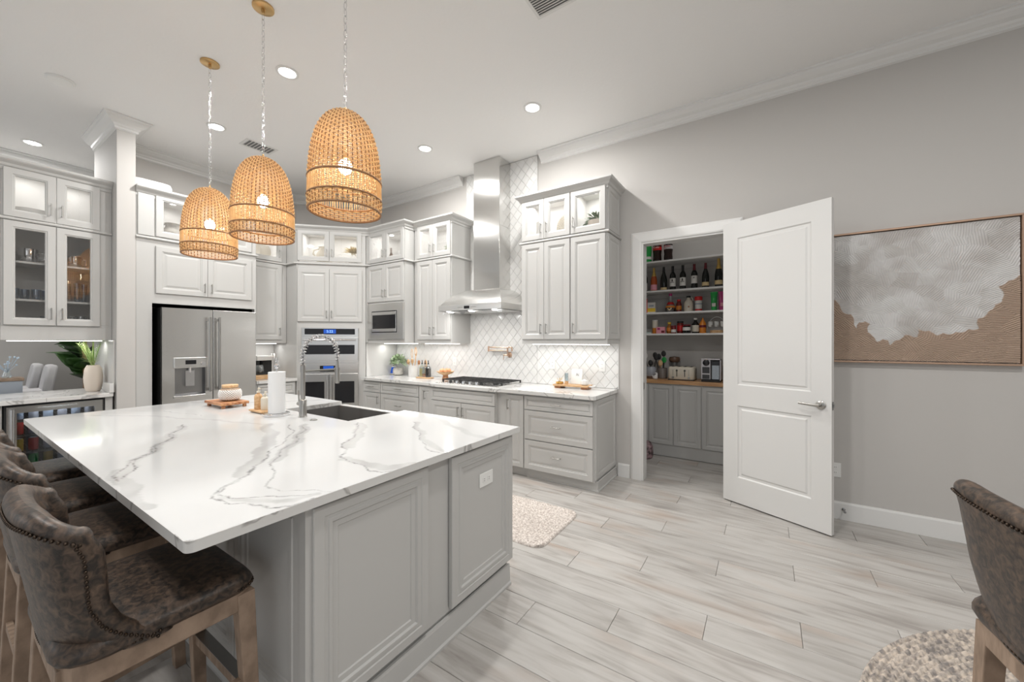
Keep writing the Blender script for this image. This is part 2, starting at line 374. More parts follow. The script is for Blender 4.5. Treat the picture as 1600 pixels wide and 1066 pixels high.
# ================================================================ SETTING
YW = 4.05
fl = struct(MB().box(-9, 5.2, -5, 6.2, -.12, -.007).build('floor', M['seam']))
PW, PL, GAP = .2, 1.2, .002
def plank_mesh(l):
    mb = MB(); a = .0015
    x0, x1, y0, y1 = 0, l-GAP, 0, PW-GAP
    mb.loops([[(x0,y0,-.007),(x1,y0,-.007),(x1,y1,-.007),(x0,y1,-.007)], [(x0,y0,-a),(x1,y0,-a),(x1,y1,-a),(x0,y1,-a)], [(x0+a,y0+a,0),(x1-a,y0+a,0),(x1-a,y1-a,0),(x0+a,y1-a,0)]])
    return mb
pm = {}
def plank(x, y, l):
    k = round(l, 3)
    if k not in pm:
        o = plank_mesh(l).build('plank', M['plank'], fl); pm[k] = o.data
    else: o = bpy.data.objects.new('plank', pm[k]); COL.objects.link(o); o.parent = fl
    o.location = (x, y, 0)
for r in range(-13, 17):
    y = 1.646+.2*r
    if y > 5.0: continue
    off = {0: -1.05, 1: -.65, 2: -.25}[r % 3]
    X0, X1 = (-6.05, 3.0) if y < 4.0 else (-1.44, .2)
    x = off-PL*math.ceil((off-X0)/PL)
    while x < X1:
        a, b_ = max(x, X0), min(x+PL, X1)
        if b_-a > .03: plank(a, y, b_-a)
        x += PL
struct(MB().box(-9, 5.2, -5, 6.2, 3.66, 3.76).build('ceiling', M['ceil']))
# hood wall with the pantry opening
DX0, DX1, DZ = -1.06, -.27, 2.44
mb = MB(); mb.box(-5.3, DX0, YW, YW+.12, 0, 3.66); mb.box(DX0, DX1, YW, YW+.12, DZ, 3.66); mb.box(DX1, 5.2, YW, YW+.12, 0, 3.66)
wb = struct(mb.build('wall_back', M['wall']))
struct(MB().box(-6.2, -6.05, 1.2, 3.3, 0, 3.66).build('wall_left', M['wall']))
struct(MB().prism([(-6.05,3.17),(-5.17,4.05),(-5.25,4.17),(-6.2,3.3)], 0, 3.66).build('wall_corner', M['wall']))
struct(MB().box(-6.28, -5.38, 1.06, 1.2, 0, 3.66).build('wall_stub', M['wall'], bevel=.004))
struct(MB().box(-7.6, -7.45, -5, 6.2, 0, 3.66).build('wall_dining', M['wall']))
struct(MB().box(5.05, 5.2, -5, YW, 0, 3.66).build('wall_right', M['wall']))
struct(MB().box(-1.60, -1.44, YW+.12, 5.47, 0, 3.66).build('wall_pantry_left', M['wall']))
struct(MB().box(.6, .75, YW+.12, 5.47, 0, 3.66).build('wall_pantry_right', M['wall']))
struct(MB().box(-1.6, .75, 5.47, 5.6, 0, 3.66).build('wall_pantry_back', M['wall']))
# mouldings
t = sweep(MB(), [(-2.23,YW),(5.05,YW)], CROWN).build('trim_1', M['trim']); struct(t)
t = sweep(MB(), [(-6.05,1.2),(-6.05,3.17),(-5.17,YW),(-3.44,YW)], CROWN).build('trim_2', M['trim']); struct(t)
t = sweep(MB(), [(-6.25,1.06),(-5.38,1.06),(-5.38,1.2),(-5.98,1.2)], CROWN).build('trim_3', M['trim']); struct(t)
t = sweep(MB(), [(-7.45,-5),(-7.45,6.2)], CROWN).build('trim_4', M['trim']); struct(t)
t = sweep(MB(), [(-.165,YW),(5.05,YW)], BASEB).build('baseboard_right', M['trim']); struct(t)
t = sweep(MB(), [(-1.30,YW),(-1.18,YW)], BASEB).build('baseboard_back', M['trim']); struct(t)
# door casing: stepped profile, three mitred sides
CAS = [(0,0),(.0,.018),(.012,.022),(.085,.018),(.105,.008),(.105,0)]
mb = MB()
L = []
for (x, z, sx, sz) in ((DX0,0,-1,0),(DX0,DZ,-1,1),(DX1,DZ,1,1),(DX1,0,1,0)):
    L.append([(x+sx*o, YW-h, z+sz*o) for o, h in CAS])
mb.loops(L)
mb.box(DX0-.001, DX0+.018, YW-.006, YW+.126, 0, DZ).box(DX1-.018, DX1+.001, YW-.006, YW+.126, 0, DZ).box(DX0+.018, DX1-.018, YW-.006, YW+.126, DZ-.018, DZ)
frame = struct(mb.build('door_frame_1', M['trim']))
MB().box(DX0+.018, DX0+.021, YW-.0, YW+.03, .935, 1.0).build('strike_plate', M['nickel'], frame)
# open pantry door, hinged on the right jamb
dv = (.423+.298, 3.659-4.006); dl = .80; da = math.atan2(dv[1], dv[0])
D = bpy.data.objects.new('door_1', None); COL.objects.link(D); D.location = (-.298, 4.006, 0); D.rotation_euler = (0,0,da); D['kind'] = 'structure'
DT = .040
def slab(face):
    """one moulded face with two recessed panels; face -1 towards camera (local -y)"""
    mb = MB(); W, Z0, Z1 = dl, .012, 2.478
    y = -DT if face < 0 else 0
    xs = [0, .125, W-.125, W]; zs = [Z0, .235, .865, 1.045, Z1-.145, Z1]
    def q(x0,x1,z0,z1,yy=y):
        mb.add([(x0,yy,z0),(x1,yy,z0),(x1,yy,z1),(x0,yy,z1)], [(0,1,2,3) if face < 0 else (3,2,1,0)])
    for i in range(3):
        for j in range(5):
            if i == 1 and j in (1, 3): continue
            q(xs[i], xs[i+1], zs[j], zs[j+1])
    sgn = 1 if face < 0 else -1
    for z0, z1 in ((zs[1], zs[2]), (zs[3], zs[4])):
        R = [(xs[1]+i, xs[2]-i, z0+i, z1-i, y+sgn*d) for i, d in ((0,0),(.010,.009),(.028,.009),(.040,.002),(.044,.002))]
        L = [[(a,yy,c),(b,yy,c),(b,yy,d),(a,yy,d)] for a,b,c,d,yy in R]
        if face > 0: L = [l[::-1] for l in L]
        mb.loops(L, False, True)
    return mb
mb = slab(-1); m2 = slab(1); mb.add(m2.v, m2.f)
W = dl
mb.add([(0,-DT,.012),(0,0,.012),(0,0,2.478),(0,-DT,2.478),(W,-DT,.012),(W,0,.012),(W,0,2.478),(W,-DT,2.478)], [(0,3,2,1),(4,5,6,7),(0,1,5,4),(3,7,6,2)])
mb.build('door_leaf', M['door'], D)
mb = MB()
hx, hz = W-.065, .955
for sg in (-1, 1):
    y0 = -DT if sg < 0 else 0
    mb.loops([[(hx+r*cos(2*pi*i/20), y0+sg*d, hz+r*sin(2*pi*i/20)) for i in range(20)] for r, d in ((.032,0),(.032,.006),(.026,.011),(.012,.013))])
    mb.tube([(hx,y0,hz),(hx,y0+sg*.05,hz)], .010, 10)
    mb.tube([(hx+.008,y0+sg*.05,hz),(hx-.03,y0+sg*.053,hz),(hx-.125,y0+sg*.05,hz+.004)], [.011,.009,.007], 10, flat=1.2)
mb.build('door_handle', M['nickel'], D, smooth=True, auto=40)
mb = MB(); mb.box(W-.001, W+.002, -DT+.008, -.008, hz-.03, hz+.03); mb.box(W, W+.010, -DT+.014, -.014, hz-.012, hz+.012)
mb.build('latch_plate', M['steeld'], D)
mb = MB()
for z in (.25, 1.22, 2.2): mb.tube([(0,.004,z-.05),(0,.004,z+.05)], .007, 8)
mb.build('hinge', M['nickel'], D)
# backsplash tiles: a lattice of bevelled diamonds clipped to the tiled areas
def clip(poly, a, b, c):
    out = []
    for i in range(len(poly)):
        p, q = poly[i], poly[(i+1) % len(poly)]; dp = a*p[0]+b*p[1]+c; dq = a*q[0]+b*q[1]+c
        if dp >= 0: out.append(p)
        if dp*dq < 0: s_ = dp/(dp-dq); out.append((p[0]+s_*(q[0]-p[0]), p[1]+s_*(q[1]-p[1])))
    return out
AREAS = [(-3.38,-2.285,.92,3.655), (-2.285,-1.298,.92,1.41), (-4.782,-3.38,.92,1.41)]
mb = MB()
for a, b_, c, d in AREAS: mb.box(a, b_, YW-.004, YW-.0005, c, d)
mb.box(-2.287,-2.279,YW-.013,YW-.0005,1.41,3.655).box(-1.302,-1.294,YW-.013,YW-.0005,.92,1.42)
splash = struct(mb.build('trim_5', M['tgrout']))
tw, th_ = .118, .138
cells = []
for i in range(-60, 60):
    for j in range(-5, 60):
        cx_ = -2.8+i*tw/2; cz_ = .92+j*th_/2
        if (i+j) % 2: continue
        for A in AREAS:
            x0, x1, z0, z1 = A
            if cx_ < x0-tw or cx_ > x1+tw or cz_ < z0-th_ or cz_ > z1+th_: continue
            g = .972
            p = [(cx_-tw/2*g,cz_),(cx_,cz_-th_/2*g),(cx_+tw/2*g,cz_),(cx_,cz_+th_/2*g)]
            for cl in ((1,0,-x0-.0008),(-1,0,x1-.0008),(0,1,-z0-.0008),(0,-1,z1-.0008)):
                p = clip(p, *cl)
                if len(p) < 3: break
            if len(p) >= 3:
                ar = abs(sum(p[k][0]*p[(k+1)%len(p)][1]-p[(k+1)%len(p)][0]*p[k][1] for k in range(len(p))))/2
                if ar > .0004 and not (-3.02 < cx_ < -2.71 and cz_ > 1.95): cells.append((-ar/(2.5+abs(cx_))**2, p))
cells.sort(key=lambda q: q[0])
rest = MB(); full = None
def tile_mb(mb, p, dx=0, dz=0):
    mx_ = sum(q[0] for q in p)/len(p); mz_ = sum(q[1] for q in p)/len(p)
    a = [(q[0]-dx, YW-.004, q[1]-dz) for q in p]; b_ = [(q[0]-dx, YW-.009, q[1]-dz) for q in p]
    c = [(mx_+(q[0]-mx_)*.93-dx, YW-.011, mz_+(q[1]-mz_)*.93-dz) for q in p]
    mb.loops([a, b_, c], False, True)
for k, (ar, p) in enumerate(cells):
    if k < 300:
        mx_ = sum(q[0] for q in p)/len(p); mz_ = sum(q[1] for q in p)/len(p)
        isfull = len(p) == 4 and abs(max(q[0] for q in p)-min(q[0] for q in p)-tw*.972) < 1e-4 and abs(max(q[1] for q in p)-min(q[1] for q in p)-th_*.972) < 1e-4
        if isfull and full: o = bpy.data.objects.new('tile', full); COL.objects.link(o); o.parent = splash
        else:
            mb = MB(); tile_mb(mb, p, mx_, mz_); o = mb.build('tile', M['tile'], splash)
            if isfull: full = o.data
        o.location = (mx_, 0, mz_)
    else: tile_mb(rest, p)
if rest.v: rest.build('tile_field', M['tile'], splash, kind='stuff')
# splash of the coffee corner (slab)
struct(MB().box(-6.05,-6.036,2.33,2.835,.92,1.41).build('trim_6', M['quartz']))
struct(MB().box(-4.800,-4.786,3.50,YW-.001,.921,1.399).build('trim_14', M['quartz']))
struct(MB().box(-6.15,-5.42,1.045,1.058,.92,1.44).build('trim_7', M['quartz']))

# ================================================================ CABINETS
CAB_LIGHTS = []
def upper(name, label, loc, rz, w, fr, d=.375, z0=1.40, z1=3.0, mid=2.51, glass=None, group='stacked wall cabinets', shelves=(), lower_glass=False, lit=2.2, bodyx=0, midbody=None):
    t = thing(name, label, 'cabinet', (*loc, 0), rz, group)
    mb = MB()
    if lower_glass: open_box(mb, 0, w, d, z0+.16, mid, shelves=shelves); mb.box(0, w, 0, d, z0+.04, z0+.16)
    else: mb.box(0, w, 0, d, z0, mid)
    body = mb.build('body', M['cab'], t)
    if glass:
        mb = MB(); a, b_ = glass
        mb.box(0, w, 0, d, mid, mid+.012).box(0, w, 0, d, z1-.012, z1).box(0, .018, 0, d-.012, mid+.012, z1-.012).box(w-.018, w, 0, d-.012, mid+.012, z1-.012).box(0, w, d-.012, d, mid+.012, z1-.012)
        if a > .03: mb.box(.0008, a, -.0006, .02, mid+.001, z1-.001)
        if b_ < w-.03: mb.box(b_, w-.0008, -.0006, .02, mid+.001, z1-.001)
        mb.box(max(a,.001), min(b_,w-.001), -.0008, .018, mid+.001, mid+.03).box(max(a,.001), min(b_,w-.001), -.0008, .018, z1-.06, z1-.001)
        mb.build('upper_body', M['cab'], t)
        mb = MB(); mb.box(.019, w-.019, .02, d-.013, mid+.0125, mid+.016).box(.019, w-.019, .02, d-.013, z1-.016, z1-.0125).box(.019,.022,.02,d-.013,mid+.016,z1-.016).box(w-.022,w-.019,.02,d-.013,mid+.016,z1-.016).box(.022,w-.022,d-.016,d-.013,mid+.016,z1-.016)
        mb.build('lining', M['cabin'], t)
        n = max(1, round((b_-a)/.35))
        for i in range(n):
            x = a+(b_-a)*(i+.5)/n
            MB().lathe([(.001,-.006),(.026,-.006),(.028,0)], 16, (x, d*.5, z1-.017)).build('puck_light', M['strip'], t)
            if lit:
                c, s_ = cos(rz), sin(rz); lx, ly = x, d*.45
                light('cabinet_puck_source', 'AREA', (loc[0]+lx*c-ly*s_, loc[1]+lx*s_+ly*c, z1-.03), lit, .05, NEUT)
    for f in fr: front(t, *f)
    return t
zl0, zl1, zg0, zg1 = 1.448, 2.492, 2.528, 2.962
def pair(x0, xm, x1, z0, z1, kind, hz):
    return [(kind, x0, xm, z0, z1, ('v', xm-.033, hz)), (kind, xm, x1, z0, z1, ('v', xm+.033, hz))]
Yf = 3.672
t = upper('wall_cabinet', 'grey stacked wall cabinet right of the hood with a white plate behind its glass', (-2.267, Yf), 0, .59,
      pair(.004,.284,.586,zl0,zl1,'door',1.56)+pair(.004,.284,.586,zg0,zg1,'glass',2.64), glass=(0,.59))
t = upper('wall_cabinet', 'grey stacked wall cabinet nearest the pantry, trailing plant behind its glass', (-1.677, Yf), 0, .388,
      [('door',.004,.375,zl0,zl1,('v',.037,1.56)), ('glass',.004,.375,zg0,zg1,('v',.037,2.64))], glass=(0,.388))
end_panel(t, .01, .36, 1.45, 2.49, .388); end_panel(t, .01, .36, 2.53, 2.96, .388)
t = upper('wall_cabinet', 'grey stacked wall cabinet left of the hood, small potted plant behind its glass', (-3.98, Yf), 0, .67,
      pair(.06,.345,.655,zl0,zl1,'door',1.56)+pair(.06,.345,.655,zg0,zg1,'glass',2.64), glass=(.05,.66))
t = upper('microwave_cabinet', 'grey cabinet with a microwave under its two short doors', (-4.78, 3.52), 0, .775,
      pair(.012,.388,.765,1.975,zl1,'door',2.085)+pair(.012,.388,.765,zg0,zg1,'glass',2.64), d=.525, glass=(0,.775), group=None)
OVA = rad(45); OVP = (-5.41, 2.85); OVW = .889
MB().box(-.02,.012,-.028,-.0005,1.405,2.99).build('filler', M['cab'], t)
# oven tower
t = thing('oven_cabinet', 'tall grey corner cabinet set at an angle around the two ovens', 'cabinet', (*OVP, 0), OVA)
mb = MB(); d_ = .45
mb.box(0,OVW,0,d_,1.615,2.51).box(0,.055,0,d_,0,1.6145).box(.797,OVW,0,d_,0,1.6145).box(.055,.797,0,d_,.1,.45).box(.055,.797,.05,d_,0,.1)
mb.build('body', M['cab'], t)
mb = MB(); z1 = 3.0; mb.box(0,OVW,0,d_,2.51,2.522).box(0,OVW,0,d_,z1-.012,z1).box(0,.018,0,d_-.012,2.522,z1-.012).box(OVW-.018,OVW,0,d_-.012,2.522,z1-.012).box(0,OVW,d_-.012,d_,2.522,z1-.012).box(.84,OVW-.001,-.0006,.02,2.511,z1-.001).box(.001,.8395,-.0008,.018,2.511,2.54).box(.001,.8395,-.0008,.018,2.95,z1-.001)
mb.build('upper_body', M['cab'], t)
mb = MB(); mb.box(.019,OVW-.019,.02,d_-.013,2.5225,2.526).box(.019,.022,.02,d_-.013,2.53,z1-.016).box(OVW-.022,OVW-.019,.02,d_-.013,2.53,z1-.016).box(.022,OVW-.022,d_-.016,d_-.013,2.53,z1-.016).box(.019,OVW-.019,.02,d_-.013,z1-.016,z1-.0125)
mb.build('lining', M['cabin'], t)
for f in pair(.002,.412,.846,1.70,2.435,'door',1.80)+pair(.002,.412,.838,2.545,2.975,'glass',2.66)+[('drawer',.03,.86,.115,.43,('h',.445,.33))]: front(t, *f)
for x in (.2,.62):
    MB().lathe([(.001,-.006),(.026,-.006),(.028,0)], 16, (x, .22, z1-.017)).build('puck_light', M['strip'], t)
    p = Matrix.Rotation(OVA,4,'Z')@Vector((x,.2,2.97)); light('cabinet_puck_source','AREA',(p.x+OVP[0],p.y+OVP[1],p.z),2,.05,NEUT)
o = MB().box(-6.03,-5.405,2.836,2.85,0,3.0).build('side_panel', M['cab'], t); o.matrix_local = (Matrix.Translation((*OVP,0))@Matrix.Rotation(OVA,4,'Z')).inverted()
# narrow upper over the coffee corner (faces +x)
t = upper('wall_cabinet', 'narrow grey wall cabinet above the coffee maker beside the refrigerator', (-5.67, 2.323), rad(90), .507,
      [('door',.03,.44,zl0,zl1,('v',.405,1.56)), ('glass',.03,.44,zg0,zg1,('v',.405,2.64))], d=.375, glass=(.02,.45))
# refrigerator surround
t = thing('refrigerator_cabinet', 'grey tall cabinet framing the refrigerator, stoneware jug behind its glass', 'cabinet', (-5.39, 1.203, 0), rad(90))
mb = MB(); mb.box(0,1.115,0,.655,1.83,2.51).box(0,.125,0,.655,0,1.83).box(1.10,1.115,0,.655,0,1.83).build('body', M['cab'], t)
mb = MB(); d_ = .45; W_ = 1.115
mb.box(0,W_,0,d_,2.51,2.522).box(0,W_,0,d_,z1-.012,z1).box(0,.02,0,d_-.012,2.522,z1-.012).box(W_-.018,W_,0,d_-.012,2.522,z1-.012).box(0,W_,d_-.012,d_,2.522,z1-.012).box(.001,.15,-.0006,.02,2.511,z1-.001).box(1.06,W_-.001,-.0006,.02,2.511,z1-.001).box(.1505,1.0595,-.0008,.018,2.511,2.535).box(.1505,1.0595,-.0008,.018,2.965,z1-.001)
mb.build('upper_body', M['cab'], t)
mb = MB(); mb.box(.021,W_-.019,.021,d_-.013,2.5225,2.526).box(.021,.024,.021,d_-.013,2.53,z1-.016).box(W_-.022,W_-.019,.021,d_-.013,2.53,z1-.016).box(.024,W_-.022,d_-.016,d_-.013,2.53,z1-.016).box(.021,W_-.019,.021,d_-.013,z1-.016,z1-.0125)
mb.build('lining', M['cabin'], t)
for f in pair(.15,.605,1.062,1.935,2.435,'door',2.03)+pair(.15,.605,1.062,2.535,2.985,'glass',2.66): front(t, *f)
mb = MB(); mb.box(.012,.14,-.016,0,2.53,2.965).build('flat_panel', M['cab'], t, bevel=.003)
for x in (.36,.85):
    MB().lathe([(.001,-.006),(.026,-.006),(.028,0)], 16, (x, .22, z1-.017)).build('puck_light', M['strip'], t)
    light('cabinet_puck_source','AREA',(-5.39-.2,1.2+x,2.97),1.8,.05,NEUT)
# beverage bar uppers (face +x), open towards the dining room
t = thing('glass_wall_cabinet', 'grey glass-fronted wall cabinet above the drinks bar holding cups and glasses', 'cabinet', (-5.55, .375, 0), rad(90), None)
mb = MB(); open_box(mb, 0, .683, .34, 1.565, 2.51, shelves=(1.80, 2.14)); mb.box(0,.683,0,.34,1.44,1.5645).box(.60,.6645,0,.018,1.584,2.491).build('body', M['cab'], t)
mb = MB(); mb.box(0,.683,0,.34,2.5105,2.522).box(0,.683,0,.34,z1-.012,z1).box(0,.018,0,.328,2.522,z1-.012).box(.665,.683,0,.328,2.522,z1-.012).box(0,.683,.328,.34,2.522,z1-.012).box(.60,.6645,0,.018,2.5225,z1-.0125).box(.0185,.5995,0,.018,2.965,z1-.0125).build('upper_body', M['cab'], t)
mb = MB(); mb.box(.019,.664,.02,.327,2.5225,2.526).box(.019,.022,.02,.327,2.53,z1-.016).box(.661,.664,.02,.327,2.53,z1-.016).box(.022,.661,.324,.327,2.53,z1-.016).box(.019,.664,.02,.327,z1-.016,z1-.0125).build('lining', M['cabin'], t)
for f in pair(.012,.315,.60,1.572,2.492,'glass',1.68)+pair(.012,.315,.60,2.525,2.955,'glass',2.64): front(t, *f)
for x in (.16,.46):
    MB().lathe([(.001,-.006),(.026,-.006),(.028,0)], 16, (x, .17, z1-.017)).build('puck_light', M['strip'], t)
    light('cabinet_puck_source','AREA',(-5.72,.375+x,2.97),.9,.05,NEUT)
t = thing('glass_wall_cabinet', 'grey wall cabinet cut by the left edge of the picture above the drinks bar', 'cabinet', (-5.55, -.32, 0), rad(90), None)
mb = MB(); mb.box(0,.69,0,.34,1.44,z1).build('body', M['cab'], t)
for f in pair(.012,.35,.678,1.572,2.492,'door',1.68)+pair(.012,.35,.678,2.525,2.955,'door',2.64): front(t, *f)
# cornices, middle rails
CORN = [(0,2.93),(.008,2.93),(.010,2.955),(.022,2.965),(.030,2.985),(.055,3.005),(.062,3.015),(.062,3.032),(0,3.032)]
MIDR = [(0,2.497),(.018,2.497),(.024,2.503),(.024,2.512),(.018,2.520),(0,2.520)]
LITR = [(-.018,1.40),(.004,1.40),(.004,1.442),(-.018,1.442)]
PR = [(-2.267,YW-.012),(-2.267,Yf),(-1.289,Yf),(-1.289,YW)]
PL_ = [(-5.39,1.2),(-5.39,2.32),(-5.67,2.32),(-5.67,2.83),(-5.43,2.83),(-4.785,3.475),(-4.72,3.52),(-4.005,3.52),(-4.005,Yf),(-3.31,Yf),(-3.31,YW-.012)]
PB = [(-5.55,-.32),(-5.55,1.058)]
n_ = 8
for P in (PR, PL_, PB):
    for prof, top in ((CORN, 1), (MIDR, 0)):
        mb = sweep(MB(), P, prof); struct(mb.build('trim_%d' % n_, M['cab'])); n_ += 1
# base cabinets on the hood wall ---------------------------------------------------
Yb = 3.45
def base(name, label, x0, x1, fr, y=Yb, d=.59, rz=0, group='base cabinets along the hood wall', toe=.06, toez=.10):
    t = thing(name, label, 'cabinet', (x0, y, 0), rz, group); w = x1-x0
    MB().box(0,w,0,d,toez,.88).build('body', M['cab'], t)
    MB().box(0,w,toe,d,0,toez).build('toe_board', M['cab'], t)
    for f in fr: front(t, *f)
    return t
def drawers3(w, hs=None): 
    return [('drawer',.004,w-.004,.722,.862,('h',w/2,.795)), ('drawer',.004,w-.004,.416,.716,('h',w/2,.575)), ('drawer',.004,w-.004,.108,.410,('h',w/2,.275))]
base('base_cabinet', 'grey base cabinet with one drawer over one door beside the ovens', -4.775, -4.394, [('drawer',.004,.378,.722,.862,('h',.19,.795)), ('door',.004,.378,.108,.716,('v',.34,.62))])
base('base_cabinet', 'grey three-drawer base cabinet left of the cooktop', -4.394, -3.649, drawers3(.745))
base('base_cabinet', 'narrow grey pull-out base cabinet left of the cooktop', -3.649, -3.40, [('door',.004,.225,.108,.862,('v',.115,.76))])
base('cooktop_cabinet', 'wide grey cabinet under the cooktop, drawer front over two doors', -3.40, -2.44, [('drawer',.004,.956,.722,.862,None)]+pair(.004,.48,.956,.108,.716,'door',.62), y=3.41, d=.63)
base('base_cabinet', 'narrow grey pull-out base cabinet right of the cooktop', -2.44, -2.10, [('door',.12,.335,.108,.862,('v',.15,.76))])
t = base('base_cabinet', 'grey three-drawer base cabinet at the end nearest the pantry', -2.10, -1.335, drawers3(.76))
end_panel(t, .01, .585, .12, .87, .765)
mb = MB(); sweep(mb, [(-2.10,Yb+.055),(-1.325,Yb+.055),(-1.325,YW)], [(0,0),(.014,0),(.014,.012),(.006,.02),(.006,.095),(0,.1)]); struct(mb.build('baseboard_cabinet', M['cab']))
base('base_cabinet', 'small grey cabinet under the coffee maker', 0, .50, [('drawer',.02,.48,.722,.862,('h',.25,.795)), ('door',.02,.48,.108,.716,('v',.44,.62))], rz=0, group=None)
t = [o for o in COL.objects if o.name.startswith('base_cabinet')][-1]
t.location = (-5.42, 2.325, 0); t.rotation_euler = (0,0,rad(90))
# worktops
mb = MB()
poly = [(-5.03,YW-.012),(-5.03,3.75),(-4.772,3.492),(-4.772,3.40),(-3.43,3.40),(-3.40,3.355),(-2.41,3.355),(-2.36,3.385),(-1.325,3.385),(-1.303,3.407),(-1.303,YW-.012)]
mb.prism(poly, .882, .92)
tag(mb.build('worktop', M['quartzv'], bevel=.003), 'white veined quartz worktop running along the hood wall', 'worktop')
mb = MB(); mb.prism([(-6.035,2.325),(-5.385,2.325),(-5.385,2.833),(-6.035,2.833)], .882, .92)
tag(mb.build('worktop', M['quartzv'], bevel=.003), 'small white quartz worktop under the coffee maker', 'worktop')
mb = MB(); mb.prism([(-6.15,-.4),(-5.37,-.4),(-5.37,.97),(-5.40,1.043),(-6.15,1.043)], .882, .92); 
t = tag(mb.build('bar_worktop', M['quartzv'], bevel=.003), 'white quartz worktop of the drinks bar open to the dining room', 'worktop')
MB().box(-5.62,-5.385,1.012,1.043,.921,1.01).build('upstand', M['quartz'], t, bevel=.002)
# led strips under the wall cabinets
for (x, y, l, rz) in ((-1.78, 3.85, .9, 0), (-3.65, 3.85, .62, 0), (-4.39, 3.78, .7, 0), (-5.85, 2.57, .42, rad(90)), (-5.72, .72, .6, rad(90))):
    z = 1.395 if x > -5.8 and y > 1 or y > 1 else 1.435
    t = MB().box(-l/2,l/2,-.008,.008,-.006,0).build('light_strip', M['strip']); t.location = (x,y,z); t.rotation_euler = (0,0,rz)
    tag(t, 'slim led strip light under the %s' % {-1.78:'wall cabinets right of the hood',-3.65:'wall cabinet left of the hood',-4.39:'microwave cabinet',-5.85:'narrow cabinet over the coffee maker',-5.72:'glass cabinet over the drinks bar'}[x], 'light')
    light('led_strip_source','AREA',(x,y,z-.012),4*l,l,NEUT,(0,0,rz),.03)
# ================================================================ ISLAND
IX0, IX1, IY0, IY1 = -4.06, -1.22, .365, 1.95
SX0, SX1, SY0 = -3.0, -2.222, 1.49
t = thing('kitchen_island', 'large grey panelled kitchen island under the veined quartz top', 'island', (-2.6, 1.3, 0))
bx, by = -2.6, 1.3
mb = MB()
for a,b_,c,d,e,f in ((-3.85,-3.03,.72,1.90,.10,.885),(-2.20,-1.28,.72,1.90,.10,.885),(-3.03,-2.20,.72,1.44,.10,.885),(-3.03,-2.20,1.44,1.90,.10,.62)): mb.box(a-bx,b_-bx,c-by,d-by,e,f)
mb.box(-3.8-bx,-1.262-bx,.73-by,1.885-by,0,.10)
mb.box(-1.300-bx,-1.262-bx,.690-by,.712-by,0,.885)
mb.build('body', M['cab'], t)
e_ = bpy.data.objects.new('end_frame', None)
WIDE = [(0,0),(0,-.019),(.003,-.022),(.038,-.022),(.042,-.018),(.052,-.018),(.056,-.022),(.066,-.022),(.072,-.014),(.092,-.014),(.096,-.009),(.106,-.009)]
def xpanel(y0, y1, z0, z1, x, name='end_panel', prof=WIDE, k=1):
    mb = MB(); mb.loops([[(x-y*1-bx, y0+i*k-by, z0+i*k),(x-y-bx, y1-i*k-by, z0+i*k),(x-y-bx, y1-i*k-by, z1-i*k),(x-y-bx, y0+i*k-by, z1-i*k)] for i, y in prof], False, True)
    return mb.build(name, M['cab'], t)
bpy.data.objects.remove(e_)
mb = MB(); mb.box(-1.285-bx,-1.272-bx,.72-by,1.905-by,.13,.885).build('end_board', M['cab'], t)
xpanel(.712, 1.235, .15, .872, -1.272); xpanel(1.385, 1.912, .150, .872, -1.268)
for k in range(5):
    x1 = -1.31-k*.51; x0 = x1-.50
    mb = MB(); door_mesh(mb, x0-bx, x1-bx, .13, .872, prof=[(i, y-.58) for i, y in WIDE]); o = mb.build('door', M['cab'], t)
    pull(o, (x0+.035 if k % 2 == 0 else x1-.035)-bx, .76, y=-.602)
mb = MB(); sweep(mb, [(-3.8-bx,.705-by),(-1.262-bx,.705-by),(-1.262-bx,1.90-by)], [(-.01,0),(.014,0),(.014,.012),(.006,.02),(.003,.105),(.0,.118),(-.01,.118)]); mb.build('skirting', M['cab'], t)
